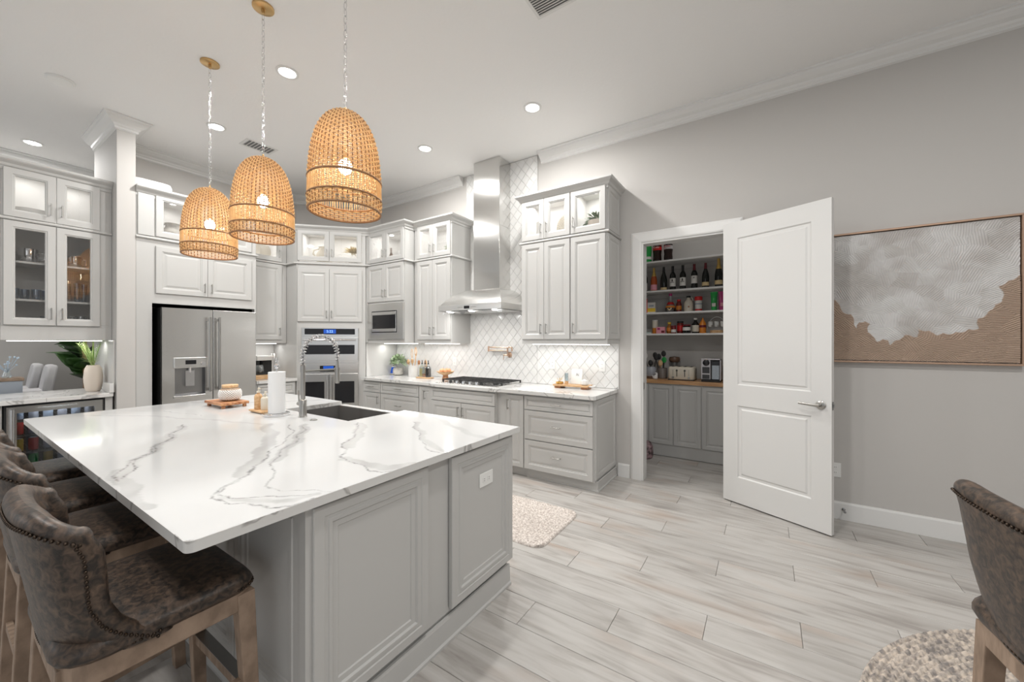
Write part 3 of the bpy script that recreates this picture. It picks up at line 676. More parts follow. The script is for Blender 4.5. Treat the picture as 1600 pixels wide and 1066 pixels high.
# top with veins
VEINS=[
([(-2.969,.888),(-2.758,.78),(-2.556,.671),(-2.442,.604),(-2.284,.518),(-2.191,.462),(-2.115,.417),(-2.061,.405),(-1.956,.401)],.007,.8),
([(-2.715,.768),(-2.52,.662),(-2.358,.574),(-2.256,.512),(-2.127,.461),(-1.984,.418)],.006,.8),
([(-2.909,.856),(-2.52,.662),(-2.242,.508),(-2.103,.435)],.045,.28),
([(-2.135,.417),(-1.948,.407),(-1.778,.377),(-1.589,.371)],.05,.35),
([(-2.422,1.226),(-2.147,1.1),(-1.961,.922),(-1.689,.709),(-1.599,.605),(-1.504,.519),(-1.425,.512),(-1.354,.547),(-1.281,.573),(-1.235,.625),(-1.2,.712)],.007,.8),
([(-1.961,.922),(-1.741,.749),(-1.591,.61),(-1.526,.555),(-1.47,.542),(-1.409,.569),(-1.351,.619),(-1.257,.693)],.006,.8),
([(-2.539,1.149),(-2.18,1.012),(-1.816,.781),(-1.666,.655)],.055,.4),
([(-1.483,.533),(-1.382,.558),(-1.315,.595),(-1.264,.64),(-1.24,.709)],.03,.35),
([(-2.337,1.281),(-2.056,1.093),(-1.876,.926),(-1.752,.823),(-1.583,.744),(-1.467,.677),(-1.391,.67),(-1.3,.717),(-1.21,.753)],.006,.6),
([(-2.337,1.281),(-2.029,1.079),(-1.854,.915),(-1.747,.826)],.045,.38),
([(-2.135,1.502),(-1.863,1.286),(-1.727,1.129),(-1.577,1.025),(-1.414,.983),(-1.294,.967),(-1.24,.985),(-1.2,1.07)],.006,.7),
([(-2.089,1.487),(-1.845,1.297),(-1.685,1.129)],.06,.38),
([(-1.52,1.018),(-1.388,1.0),(-1.277,1.015),(-1.21,1.104)],.05,.42),
([(-1.853,1.686),(-1.572,1.476),(-1.359,1.316),(-1.223,1.295)],.008,.6),
([(-1.833,1.699),(-1.555,1.487),(-1.371,1.362),(-1.21,1.331)],.035,.4),
([(-1.849,1.884),(-1.529,1.727),(-1.2,1.6)],.04,.25),
([(-3.9,.62),(-3.5,.85),(-3.037,1.006),(-2.74,1.106),(-2.524,1.142)],.025,.25),
([(-4.05,.75),(-3.6,.98),(-3.2,1.05)],.006,.45),
([(-4.05,1.2),(-3.6,1.45),(-3.2,1.9)],.04,.3),
]
top = thing('island_worktop', 'large white quartz island top with bold grey veins', 'worktop', (-2.6, 1.3, .905))
mb = MB()
def rc(x, y, dx, dy, r=.025): return [(x+dx*r*(1-cos(a)), y+dy*r*(1-sin(a))) for a in [pi/2*i/5 for i in range(6)]]
poly = rc(IX0,IY0,1,1)[::1]
A_ = [(IX0+.025,IY0)]; 
def arc(cx,cy,a0,a1,r=.022,n=5): return [(cx+r*cos(a0+(a1-a0)*i/n), cy+r*sin(a0+(a1-a0)*i/n)) for i in range(n+1)]
r_ = .022
poly = arc(IX0+r_,IY0+r_,pi,1.5*pi)+arc(IX1-r_,IY0+r_,1.5*pi,2*pi)+[(IX1,IY1),(SX1,IY1),(SX1,SY0),(SX0,SY0),(SX0,IY1),(IX0,IY1)]
poly = [(x+2.6,y-1.3) for x,y in poly]
mb.prism(poly, -.0155, .0148)
mb.build('slab', M['quartzv'], top)
# veined polished face: fine grid carrying the vein attributes
nx, ny = 568, 317
gx = np.linspace(IX0+.002, IX1-.002, nx); gy = np.linspace(IY0+.002, IY1-.001, ny)
X_, Y_ = np.meshgrid(gx, gy, indexing='ij'); px = X_.ravel(); py = Y_.ravel()
wx = px+.012*np.sin(21*px+13*py)*np.cos(17*py)+.004*np.sin(70*px-45*py)+.002*np.sin(190*px+130*py); wy = py+.012*np.cos(19*px-15*py)+.004*np.cos(60*px+75*py)+.002*np.sin(170*px-210*py)
line = np.zeros(px.size); soft = np.zeros(px.size)
for P, wd, dk in VEINS:
    dm = np.full(px.size, 9.)
    for (ax, ay), (bx2, by2) in zip(P, P[1:]):
        ex, ey = bx2-ax, by2-ay; l2 = ex*ex+ey*ey
        tt = np.clip(((wx-ax)*ex+(wy-ay)*ey)/l2, 0, 1); dm = np.minimum(dm, np.hypot(wx-ax-tt*ex, wy-ay-tt*ey))
    if dk >= .45: line = np.maximum(line, dk*1.15*np.clip(1.25-dm/(wd*.62), 0, 1))
    else:
        sn = .75+.25*np.sin(33*wx+41*wy)
        soft = np.maximum(soft, dk*1.25*np.clip((wd*.62-dm)/.008, 0, 1)*sn)
inside = ~((px > SX0-.0) & (px < SX1+.0) & (py > SY0))
cornr = ((px < IX0+.02) & (py < IY0+.02) & (np.hypot(px-IX0-.022, py-IY0-.022) > .021)) | ((px > IX1-.02) & (py < IY0+.02) & (np.hypot(px-IX1+.022, py-IY0-.022) > .021))
ok = (inside & ~cornr).reshape(nx, ny)
idx = np.arange(nx*ny).reshape(nx, ny)
q = ok[:-1,:-1] & ok[1:,:-1] & ok[1:,1:] & ok[:-1,1:]
F = np.stack([idx[:-1,:-1][q], idx[1:,:-1][q], idx[1:,1:][q], idx[:-1,1:][q]], 1)
me = bpy.data.meshes.new('veined_face'); me.vertices.add(nx*ny); co3 = np.stack([px+2.6, py-1.3, np.full(px.size, .0152)], 1).astype(np.float32); me.vertices.foreach_set('co', co3.ravel())
me.loops.add(F.size); me.loops.foreach_set('vertex_index', F.ravel().astype(np.int32)); me.polygons.add(len(F)); me.polygons.foreach_set('loop_start', np.arange(0, F.size, 4, dtype=np.int32))
me.update(calc_edges=True)
for nm, ar in (('line', line), ('soft', soft)):
    at = me.attributes.new(nm, 'FLOAT', 'POINT'); at.data.foreach_set('value', ar.astype(np.float32))
me.materials.append(M['veined']); o = bpy.data.objects.new('polished_face', me); COL.objects.link(o); o.parent = top

# sink
t = thing('farmhouse_sink', 'black composite sink set into the island top behind the faucet', 'sink', (-2.611, 1.72, .6))
mb = MB(); cx, cy, cz = -2.611, 1.72, .6
X0, X1, Y0, Y1 = SX0+.001-cx, SX1-.001-cx, SY0+.001-cy, 1.935-cy; zt = .889-cz; th = .012
mb.loops([[(X0-.02,Y0-.02,zt-.0),(X1+.02,Y0-.02,zt),(X1+.02,Y1+.0,zt),(X0-.02,Y1,zt)],[(X0+.0,Y0,zt),(X1,Y0,zt),(X1,Y1-th,zt),(X0,Y1-th,zt)],[(X0+.006,Y0+.006,zt-.2),(X1-.006,Y0+.006,zt-.2),(X1-.006,Y1-th,zt-.2),(X0+.006,Y1-th,zt-.2)],[(X0+.03,Y0+.03,zt-.225),(X1-.03,Y0+.03,zt-.225),(X1-.03,Y1-th-.03,zt-.225),(X0+.03,Y1-th-.03,zt-.225)]], False, True)
mb.build('basin', M['sink'], t)
MB().box(X0,X1,Y1+.0006,Y1+.045,zt-.25,zt+.004).build('apron', M['quartz'], t, bevel=.004)
mb = MB(); mb.lathe([(.045,0),(.045,.004),(.02,.002),(.001,.002)], 20, (0,0,zt-.225)); mb.build('drain', M['chrome'], t, smooth=True, auto=40)
# faucet
t = thing('spring_faucet', 'tall stainless spring-neck faucet beside the sink', 'faucet', (-2.60, 1.405, .9205))
mb = MB(); mb.lathe([(.028,0),(.028,.004),(.024,.006),(.024,.112),(.021,.116),(.015,.118),(.015,.30),(.017,.302),(.017,.345),(.012,.35)], 20); mb.build('stem', M['nickel'], t, smooth=True, auto=40)
R = .125; arcp = [(0,.0,.35),(0,.0,.40)]
arcp += [(0, R-R*cos(a), .41+R*1.05*sin(a)) for a in [pi*i/20 for i in range(0,21)]]+[(0,2*R,.36)]
MB().tube(arcp, .006, 8).build('hose', M['steeld'], t, smooth=True)
# coil
pts = [Vector(p) for p in arcp]; seg = [0]
for a, b_ in zip(pts, pts[1:]): seg.append(seg[-1]+(b_-a).length)
Lt = seg[-1]; turns = 24; cp = []
for i in range(turns*10+1):
    s_ = Lt*i/(turns*10); k = max(j for j in range(len(seg)) if seg[j] <= s_+1e-9); k = min(k, len(pts)-2)
    f = (s_-seg[k])/(seg[k+1]-seg[k]); p = pts[k].lerp(pts[k+1], f); tg = (pts[k+1]-pts[k]).normalized(); nn = Vector((1,0,0)); bb = tg.cross(nn)
    a = 2*pi*i/10; cp.append(p+nn*.016*cos(a)+bb*.016*sin(a))
MB().tube(cp, .0034, 5).build('spring', M['chrome'], t, smooth=True)
mb = MB(); mb.lathe([(.008,.0),(.015,.004),(.017,.03),(.017,.10),(.013,.12),(.009,.16),(.009,.17)], 16, (0,.25,.20)); mb.build('spray_head', M['nickel'], t, smooth=True, auto=40)
mb = MB(); mb.tube([(0,0,.305),(0,.235,.305)], .007, 8); mb.lathe([(.020,-.012),(.020,.012)], 14, (0,.25,.305)); mb.build('support_arm', M['nickel'], t, smooth=True, auto=40)
mb = MB(); mb.tube([(-.02,0,.085),(-.055,0,.085)], .014, 12); mb.tube([(-.047,0,.085),(-.05,-.004,.175)], .005, 8); mb.build('lever', M['nickel'], t, smooth=True, auto=40)
# air switch
mb = MB().lathe([(.022,0),(.022,.004),(.017,.006),(.016,.004),(.001,.005)], 20, (0,0,0)); o = mb.build('air_switch', M['nickel'], smooth=True, auto=40); o.location = (-2.427,1.381,.9205)
tag(o, 'small round metal button set in the island top near the sink', 'button')

# ---------------- objects on the island
t = thing('paper_towel_holder', 'paper towel roll standing on a round metal holder', 'paper towel', (-2.80, 1.335, .9205))
mb = MB(); mb.lathe([(.078,0),(.080,.004),(.080,.014),(.074,.018),(.001,.018)], 28); mb.build('base', M['chrome'], t, smooth=True, auto=40)
mb = MB(); mb.tube([(0,0,.018),(0,0,.345)], .005, 8); mb.loops([[ (cos(a)*(.014+.004*cos(b2)), .004*sin(b2), .372+sin(a)*(.026+.004*cos(b2))) for b2 in [2*pi*j/6 for j in range(6)]] for a in [2*pi*i/16 for i in range(17)]], False, False); mb.lathe([(.015,0),(.018,.01),(.018,.022),(.01,.03)], 14, (0,0,.322)); mb.build('rod', M['chrome'], t, smooth=True, auto=50)
mb = MB(); mb.lathe([(.020,.020),(.052,.020),(.052,.298),(.020,.298),(.020,.020)], 32, c0=False, c1=False); mb.build('roll', M['paper'], t, smooth=True, auto=40)
t = thing('soap_tray', 'light wooden tray behind the paper towel roll', 'tray', (-3.02, 1.345, .9205))
mb = MB(); mb.box(-.09,.09,-.055,.055,.006,.018); mb.box(-.08,-.06,-.045,.045,0,.006).box(.06,.08,-.045,.045,0,.006); mb.build('board', M['woodl'], t, bevel=.002)
for i, (x, y, h, mt, lb) in enumerate(((-.045,-.01,.135,'yellow','yellow soap bottle on the tray behind the paper towels'),(.03,.0,.115,'cream','cream lotion bottle on the tray behind the paper towels'))):
    b_ = thing('soap_bottle', lb, 'bottle', (-3.02+x,1.345+y,.9387), 0)
    mb = MB(); mb.lathe([(.024,0),(.026,.004),(.026,h*.68),(.020,h*.78),(.010,h*.82),(.010,h*.88)], 16); mb.build('bottle_body', M['woodl'] if i == 0 else M['cream'], b_, smooth=True, auto=40)
    mb = MB(); mb.lathe([(.012,h*.88),(.012,h*.96),(.005,h*.97),(.005,h*1.12)], 12); mb.tube([(0,0,h*1.12),(.03,0,h*1.1)], .004, 6); mb.build('pump', M['cream'], b_, smooth=True, auto=40)
t = thing('footed_board', 'small reddish wooden footed board under the lattice jar', 'board', (-3.54, 1.315, .9205))
mb = MB(); mb.box(-.155,.155,-.095,.095,.022,.042); mb.build('board', M['woodo'], t, bevel=.004)
for sx in (-1,1):
    for sy in (-1,1):
        MB().lathe([(.013,0),(.015,.004),(.012,.0215)], 12, (sx*.13,sy*.07,0)).build('foot', M['woodo'], t, smooth=True, auto=40)
M['jarb'] = mat('jar_tan', (.38,.28,.20), .6)
t = thing('lattice_jar', 'round cream lattice-patterned jar with a wooden lid', 'jar', (-3.52, 1.33, .9628))
mb = MB(); mb.lathe([(.045,0),(.062,.010),(.073,.035),(.074,.065),(.064,.090),(.052,.098),(.052,.102)], 36); mb.build('jar_body', M['jarb'], t, smooth=True, auto=50)
mb = MB()
for dr in (-1, 1):
    for k in range(26):
        a0 = 2*pi*k/26
        P = []
        for i in range(9):
            f = i/8; z = .014+f*.072; r = np.interp(z, [0,.010,.035,.065,.090], [.045,.062,.073,.074,.064])+.001
            a = a0+dr*f*1.1; P.append((r*cos(a), r*sin(a), z))
        mb.tube(P, .0034, 5, cap=False)
mb.build('lattice', M['white'], t, smooth=True, kind='stuff')
mb = MB(); mb.lathe([(.050,.102),(.054,.104),(.054,.122),(.050,.125),(.001,.125)], 28); mb.build('lid', M['woodl'], t, smooth=True, auto=40)

# ================================================================ APPLIANCES
t = thing('refrigerator', 'stainless french-door refrigerator with a dispenser in its left door', 'refrigerator', (-5.30, 1.385, 0), rad(90))
W = .895
mb = MB(); mb.box(.006,W-.006,.055,.72,.03,1.79); mb.build('body', M['blackm'], t)
def sdoor(x0,x1,z0,z1,name='door'):
    mb = MB(); n = 6; L = []
    prof = [(0,.05),(0,.012),(.004,.004),(.012,0)]
    mb.rectrings([(x0+i,x1-i,z0+i*.4,z1-i*.4,y) for i,y in prof]); return mb
dw = W/2
# left door with niche: build from strips around the dispenser hole
nz0, nz1, nx0, nx1 = .835, 1.135, .105, .375
mb = MB()
for a,b_,c,d in ((0,nx0,.76,1.785),(nx1,dw-.003,.76,1.785),(nx0,nx1,.76,nz0),(nx0,nx1,nz1,1.785)): mb.box(a,b_,0,.05,c,d)
mb.loops([[(nx0,y,nz0),(nx1,y,nz0),(nx1,y,nz1),(nx0,y,nz1)][::-1] for y in (0,.045)], False, False)
ld = mb.build('door', M['steel'], t)
mb = MB(); mb.loops([[(nx0,0,nz0),(nx1,0,nz0),(nx1,0,nz1),(nx0,0,nz1)],[(nx0+.015,.044,nz0+.02),(nx1-.015,.044,nz0+.02),(nx1-.015,.044,nz1),(nx0+.015,.044,nz1)]], False, True); mb.build('niche', M['steeld'], ld)
mb = MB(); mb.box(nx0-.012,nx1+.012,-.022,0,nz1,nz1+.115); mb.build('control_panel', M['steel'], ld, bevel=.006)
mb = MB(); mb.box(.19,.285,-.0235,-.022,nz1+.04,nz1+.085); mb.build('display', M['black'], ld)
mb = MB(); mb.lathe([(.018,-.0),(.018,.02),(.001,.02)], 16, (0,0,0)); mb.v = [(x+.345,-.022-z,y+nz1+.045) for x,y,z in mb.v]; mb.build('knob', M['chrome'], ld, smooth=True, auto=40)
mb = MB(); mb.box(.20,.28,.010,.043,nz0+.10,nz1-.03); mb.tube([(.24,.02,nz1+.0),(.24,.02,nz1-.05)], .014, 10); mb.build('ice_chute', M['chrome'], ld)
mb = MB(); mb.box(nx0-.012,nx1+.012,-.020,.0,nz0-.022,nz0); mb.build('drip_tray', M['steel'], ld, bevel=.003)
rd = MB(); rd.box(dw+.003,W,0,.05,.76,1.785); rd = rd.build('door', M['steel'], t, bevel=.004)
for x, par in ((dw-.045, ld), (dw+.045, rd)):
    mb = MB(); mb.tube([(x,-.055,.86),(x,-.055,1.70)], .0125, 12); mb.box(x-.010,x+.010,-.052,0,.875,.905).box(x-.010,x+.010,-.052,0,1.655,1.685); mb.build('door_handle', M['nickel'], par, smooth=True, auto=40)
for z0, z1 in ((.42,.75),(.08,.41)):
    o = MB().box(0,W,0,.05,z0,z1).build('drawer', M['steel'], t, bevel=.004)
    MB().tube([(.06,-.05,z1-.05),(W-.06,-.05,z1-.05)], .012, 12).build('drawer_handle', M['nickel'], o, smooth=True)
mb = MB(); mb.box(-5.98,-5.45,1.3265,1.3285,.0,1.828).box(-5.98,-5.45,2.296,2.298,0,1.828).box(-5.98,-5.45,1.3285,2.296,1.8265,1.828); struct(mb.build('recess_shade_sheet', M['gap']))  # black sheets stand in for the shade in the refrigerator recess

# ovens
t = thing('speed_oven', 'upper stainless built-in oven with a blue clock display', 'oven', (*OVP, 0), OVA)
mb = MB(); mb.box(.057,.795,.0,.40,1.118,1.612); mb.box(.057,.795,-.018,0,1.487,1.612).build('oven_body', M['steel'], t, bevel=.002)
MB().box(.095,.75,-.0215,-.018,1.522,1.602).build('control_panel', M['black'], t, bevel=.001)
o = MB().box(.34,.50,-.0225,-.0215,1.535,1.592).build('display', M['blue'], t)
def text(s, size, loc, rx, rz, m, parent, name='lettering', ext=.0004, shear=0):
    if not s: return None
    c = bpy.data.curves.new(name, 'FONT'); c.body = s; c.size = size; c.align_x = 'CENTER'; c.align_y = 'CENTER'; c.extrude = ext; c.materials.append(m)
    c.shear = shear; q = bpy.data.objects.new(name, c); COL.objects.link(q); bpy.context.view_layer.update(); me = bpy.data.meshes.new_from_object(q.evaluated_get(bpy.context.evaluated_depsgraph_get())); bpy.data.objects.remove(q)
    o = bpy.data.objects.new(name, me); COL.objects.link(o); o.location = loc; o.rotation_euler = (rx, 0, rz)
    if parent: o.parent = parent
    return o
text('5:22', .05, (.42,-.0232,1.563), rad(90), 0, M['bluel'], o)
d = MB().box(.057,.795,-.03,-.001,1.155,1.484).build('door', M['steel'], t, bevel=.003)
MB().box(.10,.748,-.0325,-.03,1.245,1.375).build('window', M['black'], d, bevel=.001)
mb = MB(); mb.tube([(.085,-.068,1.445),(.765,-.068,1.445)], .013, 12); mb.box(.09,.11,-.065,-.03,1.435,1.455).box(.74,.76,-.065,-.03,1.435,1.455); mb.build('door_handle', M['chrome'], d, smooth=True, auto=40)
t = thing('wall_oven', 'lower stainless french-door wall oven below the speed oven', 'oven', (*OVP, 0), OVA)
mb = MB(); mb.box(.057,.795,-.018,.38,.455,1.116); mb.build('oven_body', M['steel'], t, bevel=.002)
mb = MB(); mb.box(.29,.49,-.0205,-.018,1.035,1.085).box(.29,.49,-.0205,-.018,1.0,1.02).box(.50,.53,-.0205,-.018,1.0,1.09); mb.build('control_panel', M['black'], t)
MB().box(.335,.47,-.0215,-.0205,1.04,1.08).build('display', M['blue'], t)
for x0, x1, hx_, wx0, wx1 in ((.057,.424,.405,.10,.355),(.428,.795,.447,.49,.748)):
    d = MB().box(x0,x1,-.045,-.0185,.47,.972).build('door', M['steel'], t, bevel=.003)
    MB().box(wx0,wx1,-.0475,-.045,.56,.865).build('window', M['black'], d, bevel=.002)
    mb = MB(); mb.tube([(hx_,-.085,.50),(hx_,-.085,.955)], .013, 12); mb.box(hx_-.008,hx_+.008,-.08,-.045,.52,.54).box(hx_-.008,hx_+.008,-.08,-.045,.925,.945); mb.build('door_handle', M['chrome'], d, smooth=True, auto=40)
# microwave
t = thing('microwave', 'built-in stainless microwave with a wide trim frame', 'microwave', (-4.765, 3.52, 0))
mb = MB(); W = .755
mb.rectrings([(0,W,1.455,1.95,-.001),(0,W,1.455,1.95,-.022),(.004,W-.004,1.459,1.946,-.025),(.10,W-.125,1.545,1.845,-.025),(.10,W-.125,1.545,1.845,-.008)], cap=False); mb.build('trim_frame', M['steel'], t)
MB().box(.10,W-.125,-.009,-.0015,1.545,1.845).build('recess', M['blackm'], t)
d = MB().box(.112,W-.137,-.032,-.010,1.557,1.833).build('door', M['steel'], t, bevel=.004)
MB().box(.13,W-.155,-.0345,-.032,1.60,1.79).build('window', M['black'], d, bevel=.003)
mb = MB(); mb.box(W-.15,W-.142,-.0345,-.032,1.60,1.80); mb.build('control_strip', M['black'], d)
# range hood
t = thing('range_hood', 'tall stainless chimney range hood above the cooktop', 'range hood', (-2.865, 3.76, 1.78))
cx, cy, cz = -2.865, 3.76, 1.78
ch = (-3.063-cx, -2.667-cx, 3.80-cy, YW-.012-cy)
mb = MB(); mb.box(ch[0],ch[1],ch[2],ch[3],.28,3.655-cz); mb.build('chimney', M['steelh'], t, bevel=.002)
MB().box(ch[0]-.001,ch[1]+.001,ch[2]-.001,ch[3],1.05,1.0515).build('seam', M['steeld'], t)
def rl(f, z):
    x0 = -.465*(1-f)+ch[0]*f; x1 = .465*(1-f)+ch[1]*f; y0 = (3.45-cy)*(1-f)+ch[2]*f
    return [(x0,y0,z),(x1,y0,z),(x1,ch[3],z),(x0,ch[3],z)]
mb = MB(); mb.loops([rl(0,.008),rl(0,.075)]+[rl(.05+.95*i/10, .080+.205*sin(pi/2*(i/10)**.9)) for i in range(11)], False, True); mb.build('canopy', M['steel'], t, smooth=True, auto=25)
mb = MB(); mb.box(-.455,.455,3.46-cy,ch[3],.006,.010); mb.build('filter_plate', M['steeld'], t)
for i in range(3): MB().box(-.42+i*.285,-.15+i*.285,3.55-cy,3.95-cy,.0,.006).build('baffle', M['steel'], t)
mb = MB(); mb.box(-.06,.02,3.4485-cy,3.45-cy,.025,.058); mb.build('display', M['black'], t)
for i in range(4):
    for sx in (-.145+i*.02, .045+i*.02): MB().lathe([(.0065,0),(.0065,.003),(.001,.003)], 10).build('button', M['nickel'], t).matrix_local = Matrix.Translation((sx, 3.45-cy, .042))@Matrix.Rotation(rad(90),4,'X')
for x in (-.34, 0, .34):
    MB().lathe([(.001,-.003),(.03,-.003),(.032,.001)], 16, (x, 3.50-cy, .004)).build('hood_lamp', M['strip'], t)
    light('hood_lamp_source','AREA',(cx+x,3.50,cz-.004),3.5,.06,NEUT)
MB().box(-.44,.44,3.50-cy,3.515-cy,-.028,.006).build('front_lip', M['glass'], t)
# cooktop
t = thing('gas_cooktop', 'stainless gas cooktop with black iron grates', 'cooktop', (-2.91, 3.71, .9205))
mb = MB(); mb.box(-.455,.455,-.27,.255,0,.008); mb.build('tray', M['steel'], t, bevel=.003)
for gi in range(3):
    x0 = -.45+gi*.303; x1 = x0+.294; mb = MB(); z = .040; h = .010
    for (a,b_,c,d) in ((x0,x1,-.155,-.143),(x0,x1,.235,.247),(x0,x0+.012,-.155,.247),(x1-.012,x1,-.155,.247),(x0,x1,.04,.052)): mb.box(a,b_,c,d,z-h,z)
    for k in range(1,5): mb.box(x0+.294*k/5-.005,x0+.294*k/5+.005,-.15,.24,z-h,z)
    for a in (x0+.006,x1-.006):
        for c in (-.149,.241): mb.box(a-.008,a+.008,c-.008,c+.008,.0082,z)
    mb.build('grate', M['blackm'], t)
for (x, y, r) in ((-.3,-.06,.04),(-.3,.15,.035),(0,.05,.055),(.3,-.06,.035),(.3,.15,.04)):
    mb = MB(); mb.lathe([(r,.008),(r,.018),(r*.7,.024),(.001,.024)], 18, (x,y,0)); mb.build('burner', M['blackm'], t, smooth=True, auto=40)
for k in range(5):
    mb = MB(); mb.lathe([(.021,.008),(.020,.022),(.017,.036),(.001,.037)], 16, (-.26+k*.1,-.215,0)); mb.box(-.262+k*.1,-.258+k*.1,-.232,-.198,.035,.040); mb.build('knob', M['chrome'] if k else M['blackm'], t, smooth=True, auto=40)
# pot filler
t = thing('pot_filler', 'folded rose-brass pot filler tap on the tiles over the cooktop', 'faucet', (-2.675, YW-.012, 1.255))
def rot90(mb, dy=0): mb.v = [(x, -z+dy, y) for x, y, z in mb.v]; return mb
rot90(MB().lathe([(.034,0),(.034,.006),(.026,.012),(.012,.014),(.012,.05)], 20)).build('flange', M['copper'], t, smooth=True, auto=40)
mb = MB(); mb.tube([(0,-.05,0),(0,-.05,.09)], .010, 10); mb.tube([(0,-.05,.055),(-.29,-.055,.055)], .008, 8); mb.tube([(-.29,-.055,.04),(-.29,-.055,.11)], .012, 10); mb.tube([(-.29,-.06,.095),(.08,-.075,.095)], .008, 8); mb.tube([(.08,-.075,.10),(.08,-.075,.05)], .010, 10); mb.build('arm', M['copper'], t, smooth=True, auto=40)
mb = MB(); mb.tube([(0,-.05,0),(-.05,-.06,-.002)], .009, 8); mb.tube([(-.05,-.06,.01),(-.052,-.065,-.06)], .0045, 8); mb.tube([(.035,-.07,.105),(.04,-.1,.09)], .005, 6); mb.build('lever', M['copper'], t, smooth=True, auto=40)
# outlets
def outlet(label, loc, rz, horiz=False, mt='whitep', w=.072, h=.115, kind='rocker', cat='outlet'):
    t = thing('wall_outlet', label, cat, loc, rz)
    if horiz: w, h = h, w
    MB().box(-w/2,w/2,-.006,-.0005,-h/2,h/2).build('plate', M[mt], t, bevel=.002)
    for s_ in (-1,1):
        ox, oz = (s_*.021, 0) if horiz else (0, s_*.021)
        MB().box(ox-.014,ox+.014,-.008,-.006,oz-.013,oz+.013).build('socket', M[mt], t, bevel=.0015)
        mb = MB()
        for q_ in (-.005,.005): mb.box(ox+q_-.001,ox+q_+.001,-.0085,-.0079,oz-.004,oz+.005) if not horiz else mb.box(ox-.005,ox+.004,-.0085,-.0079,oz+q_-.001,oz+q_+.001)
        mb.build('slot', M['ink'], t)
outlet('white outlet plate on the tiles behind the tall glass tumbler', (-2.075,YW-.012,1.16), 0)
outlet('white outlet plate on the tiles near the right end of the worktop', (-1.475,YW-.012,1.155), 0)
outlet('white outlet plate on the tiles above the pedestal bowl', (-3.585,YW-.012,1.15), 0)
outlet('white outlet set sideways in the island end panel', (-1.259,1.665,.69), rad(90), True)
outlet('white outlet plate on the grey wall half hidden by the open door', (.475,YW-.001,.39), 0)
t = thing('door_stop', 'small dark door stop on the baseboard by the open door', 'door stop', (.525,YW-.018,.085)); rot90(MB().lathe([(.012,0),(.012,.006),(.005,.008),(.005,.05),(.009,.052),(.009,.065),(.001,.066)], 12)).build('stop', M['steeld'], t, smooth=True, auto=40)

# ================================================================ BEVERAGE BAR
t = thing('bar_cabinet', 'grey base of the drinks bar around the beverage cooler', 'cabinet', (-5.42, -.4, 0), rad(90))
mb = MB(); mb.box(0,.775,0,.70,.1,.88).box(0,1.44,.05,.7,0,.1).box(1.388,1.44,0,.70,.1,.88).box(.775,1.388,.62,.70,.1,.88); mb.build('body', M['cab'], t)
for f in pair(.004,.385,.77,.108,.862,'door',.76): front(t, *f)
t = thing('beverage_cooler', 'glass-door beverage cooler full of cans under the bar worktop', 'refrigerator', (-5.42, .383, 0), rad(90))
W = .60
mb = MB(); mb.box(0,.02,0,.6,.105,.872).box(W-.02,W,0,.6,.105,.872).box(.02,W-.02,.58,.6,.105,.872).box(.02,W-.02,0,.6,.105,.125).box(.02,W-.02,0,.6,.852,.872); mb.build('body', M['blackm'], t)
mb = MB(); x0,x1,z0,z1 = .012,W-.018,.115,.862
mb.rectrings([(x0,x1,z0,z1,-.002),(x0,x1,z0,z1,-.035),(x0+.055,x1-.055,z0+.055,z1-.055,-.035),(x0+.055,x1-.055,z0+.055,z1-.055,-.002)], cap=False); d = mb.build('door', M['steel'], t)
MB().box(x0+.056,x1-.056,-.022,-.016,z0+.056,z1-.056).build('pane', M['dglass'], d)
mb = MB(); mb.tube([(x0+.028,-.075,z0+.12),(x0+.028,-.075,z1-.02)], .013, 12); mb.box(x0+.02,x0+.036,-.07,-.035,z0+.14,z0+.16).box(x0+.02,x0+.036,-.07,-.035,z1-.06,z1-.04); mb.build('door_handle', M['chrome'], d, smooth=True, auto=40)
for z in (.31,.45,.60,.73):
    mb = MB(); mb.box(.03,W-.03,.025,.035,z-.012,z+.002); 
    for k in range(14): mb.box(.035+k*.04,.039+k*.04,.035,.55,z-.004,z)
    mb.build('shelf', M['nickel'], t)
light('cooler_fill','AREA',(-5.50,.68,.845),3.5,.35,(.85,.93,1))  # added area light without a lamp part, brings out the cans
CANC = [('green','green'),('gold','yellow'),('silver','silver'),('red','red'),('white','white'),('blue','bluegrey')]
cans = {}
def can(loc, c, lab):
    if c not in cans:
        t = thing('drink_can', lab, 'can', loc, 0, 'cans in the beverage cooler')
        MB().lathe([(.022,0),(.030,.006),(.030,.100),(.025,.110)], 16).build('can_body', M[c], t, smooth=True, auto=40)
        MB().lathe([(.025,.110),(.026,.113),(.022,.111),(.001,.111)], 16, c0=False).build('can_lid', M['silver'], t, smooth=True, auto=40)
        cans[c] = t
    else: t = dup(cans[c], loc, None, lab)
    return t
SH = {.31:'bottom',.45:'second',.60:'third',.73:'top'}
for z in (.31,.45,.60,.73):
    for k in range(6):
        c = {.31:('green','green','gold','bluegrey','silver','red'),.45:('yellow','red','bluegrey','red','silver','green'),.60:('red','bluegrey','silver','silver','red','silver'),.73:('bluegrey','silver','bluegrey','silver','bluegrey','silver')}[z][k]
        word = {'green':'green','gold':'gold','bluegrey':'slate blue','silver':'silver','red':'red','yellow':'yellow'}[c]
        can((-5.42-.09-.0*k, .383+.085+k*.085, z+.003), c, '%s drink can on the %s shelf of the beverage cooler' % (word, SH[z]) + (' at its left end' if k == 0 else ' at its right end' if k == 5 else ', %s from the left' % ('second','third','fourth','fifth')[k-1]))
